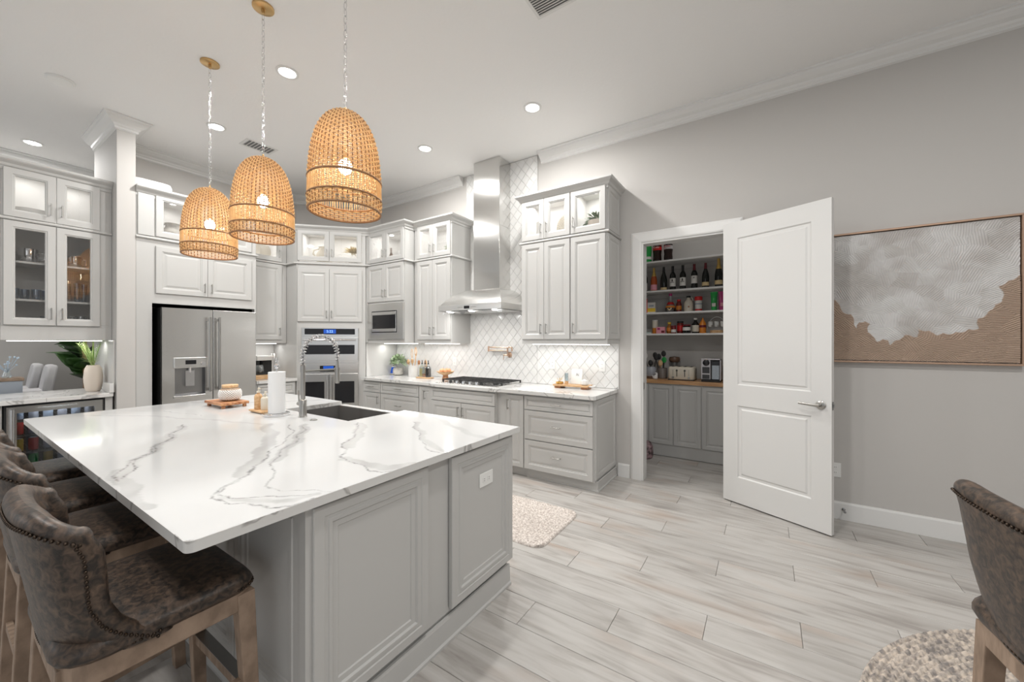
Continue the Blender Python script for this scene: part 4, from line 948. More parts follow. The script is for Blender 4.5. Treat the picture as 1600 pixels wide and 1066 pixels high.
# ================================================================ CEILING FIXTURES
CL = ['nearest above the island', 'over the worktop right of the hood', 'between the two left pendants', 'over the worktop left of the hood', 'over the dining side of the drinks bar','out of frame behind the nearest stool','out of frame above the island end','out of frame above the round rug','out of frame behind the round rug','out of frame behind the middle stools']
for i, (x, y) in enumerate(CANS):
    lab = 'round recessed ceiling light '+CL[i]
    t = thing('ceiling_light', lab, 'ceiling light', (x, y, 3.66), 0, 'recessed ceiling lights' )
    MB().lathe([(.085,-.0005),(.085,-.006),(.066,-.008),(.062,-.0005)], 24, c0=False, c1=False).build('trim_ring', M['trim'], t, smooth=True, auto=30)
    MB().lathe([(.001,-.004),(.062,-.004)], 24, c0=False, c1=False).build('lens', M['glow'], t)
    if i >= 5: 
        for o in [t]+KIDS(t): pass
M['ventb'] = mat('duct_grey', (.22,.22,.22), .8)
def vent(label, x, y, w, h):
    t = thing('ceiling_vent', label, 'vent', (x, y, 3.66))
    mb = MB(); a, b_ = w/2, h/2
    mb.box(-a,a,-b_,-b_+.02,-.008,-.0005).box(-a,a,b_-.02,b_,-.008,-.0005).box(-a,-a+.02,-b_+.02,b_-.02,-.008,-.0005).box(a-.02,a,-b_+.02,b_-.02,-.008,-.0005); mb.build('frame', M['trim'], t)
    MB().box(-a+.02,a-.02,-b_+.02,b_-.02,-.0015,-.0005).build('backing', M['ventb'], t)
    n = 9
    for k in range(n):
        y0 = -b_+.026+(2*b_-.05)*k/(n-1)
        MB().add([(-a+.02,y0-.006,-.008),(a-.02,y0-.006,-.008),(a-.02,y0+.006,-.002),(-a+.02,y0+.006,-.002),(-a+.02,y0-.005,-.009),(a-.02,y0-.005,-.009),(a-.02,y0+.007,-.003),(-a+.02,y0+.007,-.003)], [(0,1,2,3),(7,6,5,4),(0,4,5,1),(2,6,7,3),(1,5,6,2),(0,3,7,4)]).build('slat', M['trim'], t)
vent('white ceiling vent behind the middle pendant chain', -4.855, 2.12, .21, .32)
vent('white ceiling vent cut by the top edge of the picture', -1.16, 2.24, .30, .20)
t = thing('smoke_detector', 'white round ceiling disc near the left of the ceiling', 'detector', (-5.035, .65, 3.66))
MB().lathe([(.09,-.0005),(.09,-.006)], 28).build('base', M['whitep'], t)
MB().lathe([(.085,-.006),(.08,-.018),(.05,-.024),(.001,-.025)], 28, c0=False).build('cover', M['whitep'], t, smooth=True, auto=40)

# ================================================================ PENDANTS
PRZ = [0,.06,.12,.20,.28,.35,.41,.455,.49,.515,.53]; PRR = [.178,.182,.183,.178,.171,.160,.144,.124,.100,.072,.045]
def pr_(z): return float(np.interp(z, PRZ, PRR))
def make_pendant(label, x, y):
    zb = 2.115
    t = thing('pendant_light', label, 'pendant lamp', (x, y, zb), 0, 'woven pendants over the island')
    NS = 48
    def ring(mb, z, r, th, amp, ph, n=NS*4, sides=4, fl=1):
        P = [((r+amp*cos(NS/2*(2*pi*i/n)+ph))*cos(2*pi*i/n), (r+amp*cos(NS/2*(2*pi*i/n)+ph))*sin(2*pi*i/n), z) for i in range(n)]
        L = []
        for i, p in enumerate(P):
            a = 2*pi*i/n; L.append([(p[0]+th*cos(b_)*cos(a), p[1]+th*cos(b_)*sin(a), p[2]+th*fl*sin(b_)) for b_ in [2*pi*j/sides+pi/4 for j in range(sides)]])
        L.append(L[0]); mb.loops(L, False, False)
    mb = MB()
    z = .172; k = 0
    while z < .525: ring(mb, z, pr_(z), .0034, .0035, (k % 2)*pi, fl=1.15); z += .0118; k += 1
    ring(mb, .53, .035, .006, 0, 0); mb.build('upper_weave', M['rattan'], t, kind='stuff')
    mb = MB(); z = .013; k = 0
    while z < .062: ring(mb, z, pr_(z), .0034, .0035, (k % 2)*pi, fl=1.15); z += .0118; k += 1
    mb.build('lower_weave', M['rattan'], t, kind='stuff')
    mb = MB()
    for k in range(NS):
        a = 2*pi*(k+.0)/NS
        P = [(pr_(z)*cos(a), pr_(z)*sin(a), z) for z in (.165,.22,.28,.34,.39,.43,.46,.49,.51,.528)]+[(.03*cos(a),.03*sin(a),.532)]
        mb.tube(P[:-1] if k % 2 else P, .0030, 4, cap=False)
        mb.tube([(pr_(z)*cos(a), pr_(z)*sin(a), z) for z in (0,.035,.07)], .0030, 4, cap=False)
    mb.build('ribs', M['rattand'], t, kind='stuff')
    mb = MB(); R_ = random.Random(3)
    for k in range(88):
        a = 2*pi*k/88; b_ = a+R_.uniform(-.03,.03)
        mb.tube([(pr_(.07)*cos(a),pr_(.07)*sin(a),.066),(pr_(.168)*cos(b_),pr_(.168)*sin(b_),.170)], R_.uniform(.0026,.0038), 4, cap=False)
    mb.build('stick_band', M['rattan'], t, kind='stuff')
    mb = MB()
    for z in (.002,.068,.166): ring(mb, z, pr_(z)+.001, .0055, 0, 0, 64, 6)
    mb.build('hoops', M['rattand'], t, smooth=True)
    mb = MB(); mb.lathe([(.045,.520),(.047,.530),(.02,.540),(.006,.545),(.006,.56)], 18); mb.build('cap', M['brass'], t, smooth=True, auto=40)
    mb = MB(); mb.tube([(0,0,.52),(0,0,.36)], .004, 6); mb.lathe([(.018,.29),(.018,.35),(.012,.365)], 14); mb.build('socket', M['brass'], t, smooth=True, auto=40)
    mb = MB(); mb.sphere((0,0,.245), .034, 16, 10, 1.2); mb.build('bulb', M['bulb'], t, smooth=True)
    # chain of oval links
    lk = None; zt = 3.66-zb-.055; z = .565; i = 0; LL = .040
    while z < zt:
        if lk is None:
            P = [(.0085*cos(a), 0, .5*LL*1.12*sin(a)*(1 if abs(sin(a)) < .7 else 1)) for a in [2*pi*j/14 for j in range(14)]]
            o = MB().tube(P, .0019, 5, closed=True).build('link', M['chrome'], t, smooth=True); lk = o.data
        else: o = bpy.data.objects.new('link', lk); COL.objects.link(o); o.parent = t
        o.location = (0,0,z+LL/2); o.rotation_euler = (0,0,(i % 2)*pi/2+.3); z += LL*.93; i += 1
    mb = MB(); mb.lathe([(.064,3.66-zb-.001),(.064,3.66-zb-.012),(.058,3.66-zb-.016),(.012,3.66-zb-.018),(.010,3.66-zb-.045),(.004,3.66-zb-.05)], 28); mb.build('ceiling_canopy', M['brass'], t, smooth=True, auto=40)
    return t
p0 = make_pendant('woven rattan pendant farthest left over the island', -3.72, 1.266)
dup(p0, (-2.803,1.25,2.115), label='woven rattan pendant in the middle of the three')
dup(p0, (-1.875,1.24,2.115), label='woven rattan pendant nearest the camera, on the right')

# ================================================================ STOOLS
SUPC = {}
def sup(phi, hw, yf, yr, p=2.5):
    """superellipse U: phi -1..1; tips at y=yf, back at y=yr"""
    if (p, hw, yf, yr) not in SUPC:
        A = np.linspace(0, pi/2, 400); X = hw*np.sin(A)**(2/p); Y = yf+(yr-yf)*np.cos(A)**(2/p); s_ = np.concatenate([[0], np.cumsum(np.hypot(np.diff(X), np.diff(Y)))]); SUPC[(p,hw,yf,yr)] = (s_/s_[-1], X, Y)
    s_, X, Y = SUPC[(p,hw,yf,yr)]
    return float(np.interp(abs(phi), s_, X))*(1 if phi >= 0 else -1), float(np.interp(abs(phi), s_, Y))
def make_stool(name, label, cat, group, loc, rz, seat=.60, back=.385, dining=False):
    t = thing(name, label, cat, loc, rz, group)
    sz = seat
    def rr(hx, y0, y1, z, r=.06, n=4, rr_=.09):
        P = []
        for cx, cy, a0, r2 in ((hx-r,y1-r,0,r),(-hx+r,y1-r,pi/2,r),(-hx+rr_,y0+rr_,pi,rr_),(hx-rr_,y0+rr_,1.5*pi,rr_)):
            for i in range(n+1): a = a0+pi/2*i/n; P.append((cx+r2*cos(a), cy+r2*sin(a), z))
        return P
    L = [rr(.245,-.225,.215,sz), rr(.252,-.23,.222,sz+.012), rr(.252,-.23,.222,sz+.030), rr(.240,-.22,.210,sz+.050), rr(.19,-.18,.17,sz+.064), rr(.10,-.10,.10,sz+.070)]
    MB().loops(L).build('seat', M['leather'], t, smooth=True, auto=60)
    L = [rr(.235,-.215,.215,sz-.065), rr(.240,-.22,.218,sz-.06), rr(.240,-.22,.218,sz-.001)]
    MB().loops(L).build('seat_frame', M['oak'], t, smooth=True, auto=40)
    # shell: outer and inner skins joined by a rolled rim
    N_, K = 44, 14; L = []
    def skin(tt, inset, dz=0):
        row = []
        hw = .252+.012*tt-inset*.9; yr = -.225-.060*tt+inset
        yf = float(np.interp(tt, [0,.12,.25,.45,.7,.88,1.0], [-.02,-.08,-.125,-.155,-.160,-.165,-.185]))
        for i in range(N_+1):
            ph = -1+2*i/N_
            x, y = sup(ph, hw, yf, yr)
            zz = sz-.005+(back-.006)*tt - (.0 if abs(ph) < .5 else .045*((abs(ph)-.5)/.5)**2*tt)+dz
            row.append((x, y, zz))
        return row
    outer = [skin(k/K, 0) for k in range(K+1)]; inner = [skin(k/K, .056) for k in range(K+1)]
    def level(k, sh=0, dz=0):
        O = [Vector(p) for p in outer[k]]; I = [Vector(p) for p in inner[k]]; out = []
        mid = [(a+b_)/2 for a, b_ in zip(O, I)]
        for p, m_ in zip(O, mid): out.append(m_+(p-m_)*(1-sh))
        for e_, sg in ((N_, 1), (0, -1)):
            m_ = mid[e_]; h_ = (O[e_]-I[e_])/2; fw_ = Vector((0,.024,0))
            cap_ = [m_+(h_*cos(q)*sg+fw_*sin(q))*(1-sh) for q in (pi/5,2*pi/5,3*pi/5,4*pi/5)]
            if sg == 1: out += cap_; out += [m2_+(p-m2_)*(1-sh) for p, m2_ in zip(I[::-1], mid[::-1])]
            else: out += cap_
        return [(p.x, p.y, p.z+dz) for p in out]
    rows = [level(k) for k in range(K+1)]+[level(K, 1-cos(a), .030*sin(a)) for a in [pi/2*j/5 for j in range(1,6)]]
    o = MB().loops(rows, False, False).build('backrest', M['leather'], t, smooth=True)
    # nail heads
    mb = MB()
    def nail(p, d): 
        mb.sphere(p, .0048, 6, 4)
    def run(P, step):
        acc = 0
        for a, b_ in zip(P, P[1:]):
            a = Vector(a); b_ = Vector(b_); l = (b_-a).length
            while acc < l: nail(a.lerp(b_, acc/l), 0); acc += step
            acc -= l
    top_ = [tuple(Vector(p)+Vector((p[0],p[1]+.05,0)).normalized()*.0015-Vector((0,0,.010))) for p in outer[K]]
    run(top_, .0135)
    for i in (0, N_):
        sgn = -1 if i == 0 else 1
        run([(outer[k][i][0]+sgn*.002, outer[k][i][1]-.018, outer[k][i][2]) for k in range(K+1)], .0135)
    run([tuple(Vector(p)*1.0+Vector((0,0,.012))+Vector((p[0],p[1],0)).normalized()*.002) for p in outer[0]], .0135)
    S_ = rr(.2535,-.2315,.2235,sz+.014); run([p for p in S_ if p[1] > -.02 and p[0] > 0][::-1]+[p for p in S_ if p[1] > -.02 and p[0] < 0], .0135)
    mb.build('nailhead_trim', M['brownc'] if False else M['naild'], t, smooth=True, kind='stuff')
    # legs
    def leg(x0,y0,x1,y1,w0,w1,z0=sz-.01):
        L = [[(x+sx*w,y+sy*w,z) for sx, sy in ((-1,-1),(1,-1),(1,1),(-1,1))] for x,y,w,z in ((x1,y1,w1,0),(x0,y0,w0,z0))]
        return MB().loops(L).build('leg', M['oak'], t, bevel=.003)
    leg(.215,.190,.235,.215,.026,.019); leg(-.215,.190,-.235,.215,.026,.019)
    leg(.165,-.195,.17,-.225,.024,.018); leg(-.165,-.195,-.17,-.225,.024,.018)
    zz = .24 if not dining else .15
    f = 1-zz/sz
    mb = MB(); mb.box(-.22,.22,.193,.223,zz-.02,zz+.02); mb.build('footrest', M['oak'], t, bevel=.003)
    MB().box(-.205,.205,.190,.226,zz+.0205,zz+.024).build('footrest_plate', M['steeld'], t)
    for sx in (-1,1):
        mb = MB(); mb.loops([[(sx*.218+a,.20,zz+.04+b_) for a,b_ in ((-.009,-.018),(.009,-.018),(.009,.018),(-.009,.018))],[(sx*.167+a,-.20,zz+.04+b_) for a,b_ in ((-.009,-.018),(.009,-.018),(.009,.018),(-.009,.018))]]); mb.build('side_stretcher', M['oak'], t)
    MB().box(-.165,.165,-.225,-.207,zz+.03,zz+.06).build('rear_stretcher', M['oak'], t)
    return t
M['naild'] = mat('nailhead', (.05,.035,.025), .35, .8)
s0 = make_stool('bar_stool', 'brown leather bar stool nearest the camera at the island corner', 'stool', 'leather bar stools along the island', (-1.69,.405,0), 0)
dup(s0, (-2.40,.41,0), label='brown leather bar stool second from the near end of the island')
dup(s0, (-3.04,.41,0), label='brown leather bar stool third from the near end of the island')
dup(s0, (-3.68,.41,0), label='brown leather bar stool farthest away at the end of the island')
dup(s0, (.765,1.555,.0195), rad(-82), 'brown leather bar stool cut by the right edge, standing on the round rug')

# ================================================================ RUGS
mb = MB(); R_ = random.Random(5)
nx_, ny_ = 70, 80; X0, X1, Y0, Y1 = -2.75, -1.28, 2.31, 2.985
def rr2(x, y, r=.10):
    cx = min(max(x, X0+r), X1-r); cy = min(max(y, Y0+r), Y1-r); d = math.hypot(x-cx, y-cy)
    if d > r: x = cx+(x-cx)*r/d; y = cy+(y-cy)*r/d
    return x, y
nx_, ny_ = 200, 96
top = []
for i in range(nx_):
    for j in range(ny_):
        x, y = rr2(X0+(X1-X0)*i/(nx_-1), Y0+(Y1-Y0)*j/(ny_-1)); e = i in (0,nx_-1) or j in (0,ny_-1)
        top.append((x, y, .001 if e else .012+R_.uniform(0,.009)))
mb.add(top, [(i*ny_+j,(i+1)*ny_+j,(i+1)*ny_+j+1,i*ny_+j+1) for i in range(nx_-1) for j in range(ny_-1)])
o = mb.build('shag_mat', M['rug'], smooth=True); tag(o, 'beige shaggy mat on the floor between the island and the cooktop', 'rug')
# round braided rug: ring after ring of plump stitches
t = thing('round_rug', 'round grey and beige braided rug under the leather chair', 'rug', (1.43, 1.85, 0))
RC = 1.14; nr_ = 46; mb = MB()
MB().lathe([(RC-.01,.001),(RC-.012,.006),(.001,.006)], 64, c0=False).build('backing', M['jute'], t)
for k in range(nr_):
    r = RC-.012-k*.0245
    if r < .05: break
    n = max(12, int(2*pi*r/.012)); L = []
    ph = k*1.3
    for i in range(n):
        a = 2*pi*i/n
        # only the part the frame can see carries full stitches
        b_ = .5+.5*sin(2*pi*(a*r/.036)+ph); h = .007+.012*b_; w_ = .0105+.002*b_
        L.append([((r-w_)*cos(a+.004),(r-w_)*sin(a+.004),.004),(r*cos(a)-0,r*sin(a),.004+h),((r+w_)*cos(a-.004),(r+w_)*sin(a-.004),.004)])
    L.append(L[0]); mb.loops(L, False, False, close=False)
mb.build('braid', M['jute'], t, smooth=True, kind='stuff')

# ================================================================ PAINTING
PX0, PX1, PZ0, PZ1 = .30, 1.425, 1.282, 2.262
t = thing('wall_art', 'textured white and tan abstract canvas in a thin copper frame', 'painting', ((PX0+PX1)/2, YW, (PZ0+PZ1)/2))
ax, az = (PX0+PX1)/2, (PZ0+PZ1)/2
fw = .022
fr_ = lambda a,b_,c,d: MB().box(a-ax,b_-ax,-.045,-.001,c-az,d-az).build('frame_rail', M['copperf'], t, bevel=.002)
M['copperf'] = mat('copper_frame', (.42,.28,.20), .4, .5)
fr_(PX0-fw,PX1+fw,PZ1+.006,PZ1+.006+.014); fr_(PX0-fw,PX1+fw,PZ0-.020,PZ0-.006); fr_(PX0-fw,PX0-.006,PZ0-.006,PZ1+.006); fr_(PX1+.006,PX1+fw,PZ0-.006,PZ1+.006)
TAN = [(.20,1.85),(.35,1.82),(.472,1.757),(.522,1.663),(.571,1.636),(.6,1.52),(.615,1.583),(.676,1.569),(.662,1.494),(.709,1.456),(.722,1.431),(.782,1.443),(.795,1.406),(.848,1.455),(.9,1.479),(.943,1.455),(.943,1.52),(1.018,1.49),(1.034,1.478),(1.138,1.488),(1.2,1.51),(1.238,1.521),(1.234,1.577),(1.301,1.642),(1.312,1.686),(1.349,1.69),(1.349,1.772),(1.334,1.806),(1.419,1.865),(1.5,1.9)]
nx_, nz_ = 420, 360
gx = np.linspace(PX0, PX1, nx_); gz = np.linspace(PZ0, PZ1, nz_); X_, Z_ = np.meshgrid(gx, gz, indexing='ij'); x = X_.ravel(); z = Z_.ravel()
xw = x+.004*np.sin(70*z+20*x); zw = z+.014*np.abs(np.sin(48*x+12*z))-.007
PG = [(.1,1.0)]+[(.1,1.86)]+TAN+[(1.6,1.95),(1.6,1.0)]
ins = np.zeros(x.size, bool); dd = np.full(x.size, 9.)
for (a_, b_), (c_, d_) in zip(PG, PG[1:]+PG[:1]):
    cr_ = ((b_ > zw) != (d_ > zw)); 
    if b_ != d_: ins ^= cr_ & (xw < (c_-a_)*(zw-b_)/(d_-b_)+a_)
tan_ = ins.astype(float)
# overlapping fan-shaped palette strokes: cells with their own ridge direction
rg = np.random.RandomState(4); cs = .085
ci = np.floor(x/cs).astype(int); cj = np.floor(z/cs).astype(int); best = np.full(x.size, 9.); sid = np.zeros(x.size, int); cxb = np.zeros(x.size); czb = np.zeros(x.size)
jx = rg.rand(400,400); jz = rg.rand(400,400)
for di in (-1,0,1):
    for dj in (-1,0,1):
        a, b_ = ci+di, cj+dj; fx = (a+jx[a%400,b_%400])*cs; fz = (b_+jz[a%400,b_%400])*cs
        d = np.hypot(x-fx, (z-fz)*1.1); mk = d < best; best[mk] = d[mk]; cxb[mk] = fx[mk]; czb[mk] = fz[mk]
ang = np.arctan2(czb-1.35, cxb-.93)+.5*np.sin(cxb*40+czb*33)
u_ = (x-cxb)*np.cos(ang+pi/2)+(z-czb)*np.sin(ang+pi/2)
ridge = .5+.5*np.sin(u_*2*pi/.0115+6*(x-cxb)*12)
far_ = np.clip(best/.05, 0, 1)
stroke = np.modf(np.abs(np.sin(cxb*91.7+czb*47.3))*43.7)[0]-.5
hgt = .0085*ridge*(.45+.55*tan_)+.0035*(1-far_**2)+.0035*tan_
me = bpy.data.meshes.new('canvas'); idx = np.arange(nx_*nz_).reshape(nx_, nz_)
F = np.stack([idx[:-1,:-1], idx[1:,:-1], idx[1:,1:], idx[:-1,1:]], -1).reshape(-1,4)
me.vertices.add(x.size); me.vertices.foreach_set('co', np.stack([x-ax, -.030-hgt, z-az], 1).astype(np.float32).ravel())
me.loops.add(F.size); me.loops.foreach_set('vertex_index', F.ravel().astype(np.int32)); me.polygons.add(len(F)); me.polygons.foreach_set('loop_start', np.arange(0, F.size, 4, dtype=np.int32)); me.polygons.foreach_set('use_smooth', np.ones(len(F), bool))
me.update(calc_edges=True); at = me.attributes.new('tan', 'FLOAT', 'POINT'); at.data.foreach_set('value', (tan_*(1+.0*stroke)).astype(np.float32)); at = me.attributes.new('stroke', 'FLOAT', 'POINT'); at.data.foreach_set('value', (stroke+.25*(ridge-.5)).astype(np.float32)); me.materials.append(M['canvas'])
o = bpy.data.objects.new('canvas', me); COL.objects.link(o); o.parent = t
MB().box(PX0-ax,PX1-ax,-.028,-.004,PZ0-az,PZ1-az).build('stretcher', M['lab'], t)

M['peach'] = mat('peach_skin', (.78,.40,.22), .45)
M['stonep'] = mat('pale_stoneware', (.66,.58,.50), .6)
M['dry'] = mat('dry_grass', (.62,.50,.28), .8)
M['dred'] = mat('dark_red', (.16,.012,.02), .35)
M['dredg'] = mat('dark_red_glass', (.18,.02,.015), .1)
M['honey'] = mat('honey', (.35,.13,.02), .1)
M['cglassp'] = mat('pale_plastic', (.55,.65,.62), .3)
M['cglassp2'] = mat('frosted_glass', (.62,.62,.60), .15)
M['brownc2'] = mat('grey_brown_glaze', (.20,.17,.15), .4)
M['ink2'] = mat('dark_panel', (.05,.05,.055), .3)
M['printbag'] = mat('printed_cloth', (.2,.15,.15), .6); two_tone(M['printbag'], (.03,.02,.02), (.45,.30,.32), 22)
M['bglass2'] = mat('blue_white_glass', (.60,.72,.85), .2)
M['yellowo'] = mat('pale_oil', (.62,.52,.20), .1)
# ================================================================ COUNTER DECOR
ZC = .9205
def lathe_part(name, prof, m, parent, n=24, c=(0,0,0), auto=40, **k): return MB().lathe(prof, n, c, **k).build(name, m, parent, smooth=True, auto=auto)
def leaf_mesh(mb, base, d, l, w, droop=.3, n=4, roll=0):
    d = Vector(d).normalized(); side = d.cross(Vector((0,0,1)))
    if side.length < .01: side = Vector((1,0,0))
    side.normalize(); side = Matrix.Rotation(roll, 3, d)@side; L = []; up = side.cross(d)
    for i in range(n+1):
        f = i/n; c = Vector(base)+d*l*f+Vector((0,0,-droop*l*f*f)); ww = w*.5*sin(pi*min(.98,max(.04,f**.8)))
        L.append([tuple(c-side*ww+up*ww*.25), tuple(c-up*.0), tuple(c+side*ww+up*ww*.25)])
    mb.loops(L, False, False, close=False)
def foliage(parent, c, r, n, l, w, m, seed=1, name='foliage', zmin=0):
    R_ = random.Random(seed); mb = MB()
    for k in range(n):
        th = R_.uniform(0,2*pi); ph = math.acos(R_.uniform(zmin,1)); d = Vector((sin(ph)*cos(th), sin(ph)*sin(th), cos(ph)))
        b_ = Vector(c)+d*r*R_.uniform(.15,.75)
        leaf_mesh(mb, b_, d+Vector((R_.uniform(-.5,.5),R_.uniform(-.5,.5),R_.uniform(-.2,.5))), l*R_.uniform(.7,1.2), w*R_.uniform(.7,1.2), .3, 3, R_.uniform(-1,1))
    return mb.build(name, m, parent, smooth=True, kind='stuff')
# smart display
t = thing('smart_display', 'small tilted screen in a white frame beside the potted herb', 'display', (-4.80, 3.93, ZC), rad(8))
mb = MB(); T_ = Matrix.Rotation(rad(-14),4,'X')
def tb(mb, *a):
    n0 = len(mb.v); mb.box(*a); mb.v[n0:] = [tuple(T_@Vector(p)) for p in mb.v[n0:]]; return mb
tb(mb,-.10,.10,-.012,0,.004,.122).build('body', M['whitep'], t, bevel=.003)
tb(MB(),-.088,.088,-.0135,-.0122,.016,.110).build('screen', M['blue'], t)
tb(MB(),-.06,-.035,-.0145,-.0136,.035,.09).build('picture', M['bluel'], t)
MB().box(-.05,.05,0,.07,0,.012).build('foot', M['whitep'], t)
# potted herb
t = thing('potted_herb', 'bushy pale green plant in a round grey stone pot', 'plant', (-4.585, 3.90, ZC))
lathe_part('pot', [(.045,0),(.068,.012),(.078,.05),(.074,.09),(.062,.112),(.056,.112),(.056,.10),(.001,.10)], M['stone'], t)
foliage(t, (0,0,.20), .135, 190, .060, .024, M['leafp'], 11, zmin=-.35)
# utensil crock
t = thing('utensil_crock', 'plain white crock holding wooden spoons', 'crock', (-4.215, 3.86, ZC)); lathe_part('crock', [(.066,0),(.068,.004),(.068,.160),(.064,.163),(.060,.160),(.060,.01),(.001,.01)], M['white'], t, 28)
for i, (dx, dy, hh, ww) in enumerate(((-.03,.01,.30,.042),(.035,.0,.32,.05),(.0,.03,.33,.045),(.02,-.03,.26,.05),(-.035,-.03,.25,.05),(.045,.03,.24,.045))):
    o = thing('wooden_spoon', 'wooden spoon in the white crock, %s' % ('leaning left at the back','tall and leaning right','tallest at the back','short and at the front right','short and at the front left','short and leaning far right')[i], 'spoon', (-4.215+dx*.4, 3.86+dy*.4, ZC+.012), 0, 'wooden utensils in the white crock')
    top = Vector((dx*1.1, dy*1.1, hh-.04)); mb = MB(); mb.tube([(0,0,0), tuple(top*.55), tuple(top)], [.004,.005,.005], 6)
    if i % 3 == 2: mb.tube([tuple(top),tuple(top+Vector((0,0,.02)))], .006, 6)
    mb.build('handle', M['woodl'], o, smooth=True)
    # bowl: upright hoop or spoon blade
    if i < 3:
        P = [(top.x+.018*cos(a), top.y, top.z-.0+.06+.06*sin(a)) for a in [2*pi*j/14 for j in range(14)]]; MB().tube(P, .004, 5, closed=True).build('loop', M['woodl'], o, smooth=True)
    else:
        mb = MB(); mb.sphere((top.x,top.y-.004,top.z-.01), ww*.6, 12, 8, 1.25); mb.v = [(a, (b_-top.y)*.35+top.y, c) for a,b_,c in mb.v]; mb.build('bowl', M['woodo'] if i == 5 else M['woodl'], o, smooth=True)
# oil set
t = thing('oil_tray', 'small round-ended wooden tray under the oil bottles', 'tray', (-3.90, 3.78, ZC)); MB().box(-.12,.12,-.055,.055,0,.016).build('board', M['woodl'], t, bevel=.006)
def oil(label, x, y, fill, frac, cap=True, h=.20):
    t = thing('oil_bottle', label, 'bottle', (x, y, ZC+.0165), 0, 'oil and vinegar bottles')
    mb = MB(); mb.loops([[(a*r,b_*r,z) for a,b_ in ((-1,-1),(1,-1),(1,1),(-1,1))] for r,z in ((.026,0),(.028,.004),(.028,h*.66),(.012,h*.76),(.011,h*.88))]); mb.build('bottle_body', M['cglass'], t, bevel=.004)
    mb = MB(); mb.box(-.024,.024,-.024,.024,.005,h*.62*frac); mb.build('contents', M[fill], t)
    if cap: lathe_part('pourer', [(.010,h*.88),(.012,h*.93),(.006,h*.96),(.004,h*1.14),(.003,h*1.15)], M['blackm'], t, 10)
oil('clear oil bottle with pale yellow oil on the wooden tray', -3.965, 3.79, 'yellowo', .95)
oil('clear bottle with a little dark oil at its bottom on the wooden tray', -3.895, 3.78, 'woodo', .35)
oil('clear bottle full of dark vinegar on the wooden tray', -3.825, 3.77, 'cola', .98)
t = thing('pepper_mill', 'tall pale wooden mill behind the oil bottles', 'mill', (-3.99, 3.88, ZC)); lathe_part('mill_body', [(.026,0),(.027,.02),(.020,.08),(.024,.14),(.018,.18)], M['woodl'], t, 16); lathe_part('mill_head', [(.018,.18),(.022,.20),(.018,.225),(.006,.24),(.001,.26)], M['woodl'], t, 16, c0=False)
t = thing('pedestal_bowl', 'orange-brown wooden pedestal bowl left of the cooktop', 'bowl', (-3.53, 3.79, ZC))
lathe_part('foot', [(.050,0),(.046,.01),(.034,.045),(.036,.062)], M['woodo'], t, 24); lathe_part('dish', [(.034,.062),(.08,.078),(.115,.105),(.118,.110),(.112,.110),(.07,.088),(.001,.075)], M['woodl'], t, 28, c0=False)
for i, (x, y) in enumerate(((-.05,.0),(.03,.03),(.035,-.035),(-.02,-.05),(-.015,.045))):
    o = MB().sphere((0,0,0), .031, 14, 10, .92).build('peach', M['peach'] if 'peach' in M else M['labp'], smooth=True); o.location = (-3.53+x,3.79+y,ZC+.120); tag(o, 'round peach in the pedestal bowl, %s' % ('at the left','at the back right','at the front right','at the front left','at the back left')[i], 'fruit', 'peaches in the pedestal bowl')
# tray with sign, cups, jar
t = thing('serving_tray', 'low wood and white tray near the right end of the worktop', 'tray', (-1.74, 3.86, ZC), rad(3))
MB().box(-.20,.20,-.085,.085,.022,.040).build('board', M['woodl'], t, bevel=.003)
for sx in (-1,1): MB().box(sx*.15-.035,sx*.15+.035,-.07,.07,0,.0215).build('foot', M['woodo'], t, bevel=.002)
for sx in (-1,1): 
    mb = MB(); mb.tube([(sx*.20,-.05,.03),(sx*.245,-.05,.032),(sx*.245,.05,.032),(sx*.20,.05,.03)], .008, 8); mb.build('handle', M['white'], t, smooth=True)
t = thing('gold_cup_stack', 'small gold wire cup of measuring spoons on the tray', 'cup', (-1.885, 3.835, ZC+.041))
for k in range(4):
    lathe_part('cup', [(.010,0),(.020,.006),(.022,.022),(.020,.022),(.017,.008),(.001,.006)], M['gold'], t, 14, ((k%2)*.03-.015, (k//2)*.03-.015, .0))
mb = MB()
for k in range(6): a = k*1.05; mb.tube([(0,0,.012),(.030*cos(a),.030*sin(a),.062)], .0022, 5)
mb.build('spoon_handles', M['gold'], t, smooth=True)
t = thing('tall_tumbler', 'tall frosted tumbler with a wooden base on the tray', 'glass', (-1.80, 3.83, ZC+.041)); lathe_part('base', [(.020,0),(.020,.035)], M['woodl'], t, 18); lathe_part('glass_wall', [(.020,.0355),(.021,.12),(.019,.12),(.018,.037)], M['cglass'], t, 18, c0=False, c1=False)
t = thing('sign_block', 'white tilted sign card with dark handwriting on the tray', 'sign', (-1.71, 3.88, ZC+.041), rad(3))
T_ = Matrix.Rotation(rad(-12),4,'X'); tb(MB(),-.062,.062,-.004,.006,.002,.165).build('card', M['white'], t, bevel=.001)
o = text('hi.', .045, (0,0,0), 0, 0, M['ink'], t, shear=.3); o.matrix_local = T_@Matrix.Translation((.01,-.0048,.105))@Matrix.Rotation(rad(90),4,'X')
t = thing('lidded_jar', 'small squat white jar with a lid at the right end of the tray', 'jar', (-1.60, 3.85, ZC+.041)); lathe_part('jar_body', [(.030,0),(.040,.008),(.042,.03),(.036,.045)], M['white'], t, 22); lathe_part('lid', [(.038,.0455),(.034,.054),(.012,.058),(.010,.066),(.001,.067)], M['white'], t, 22, c0=False)
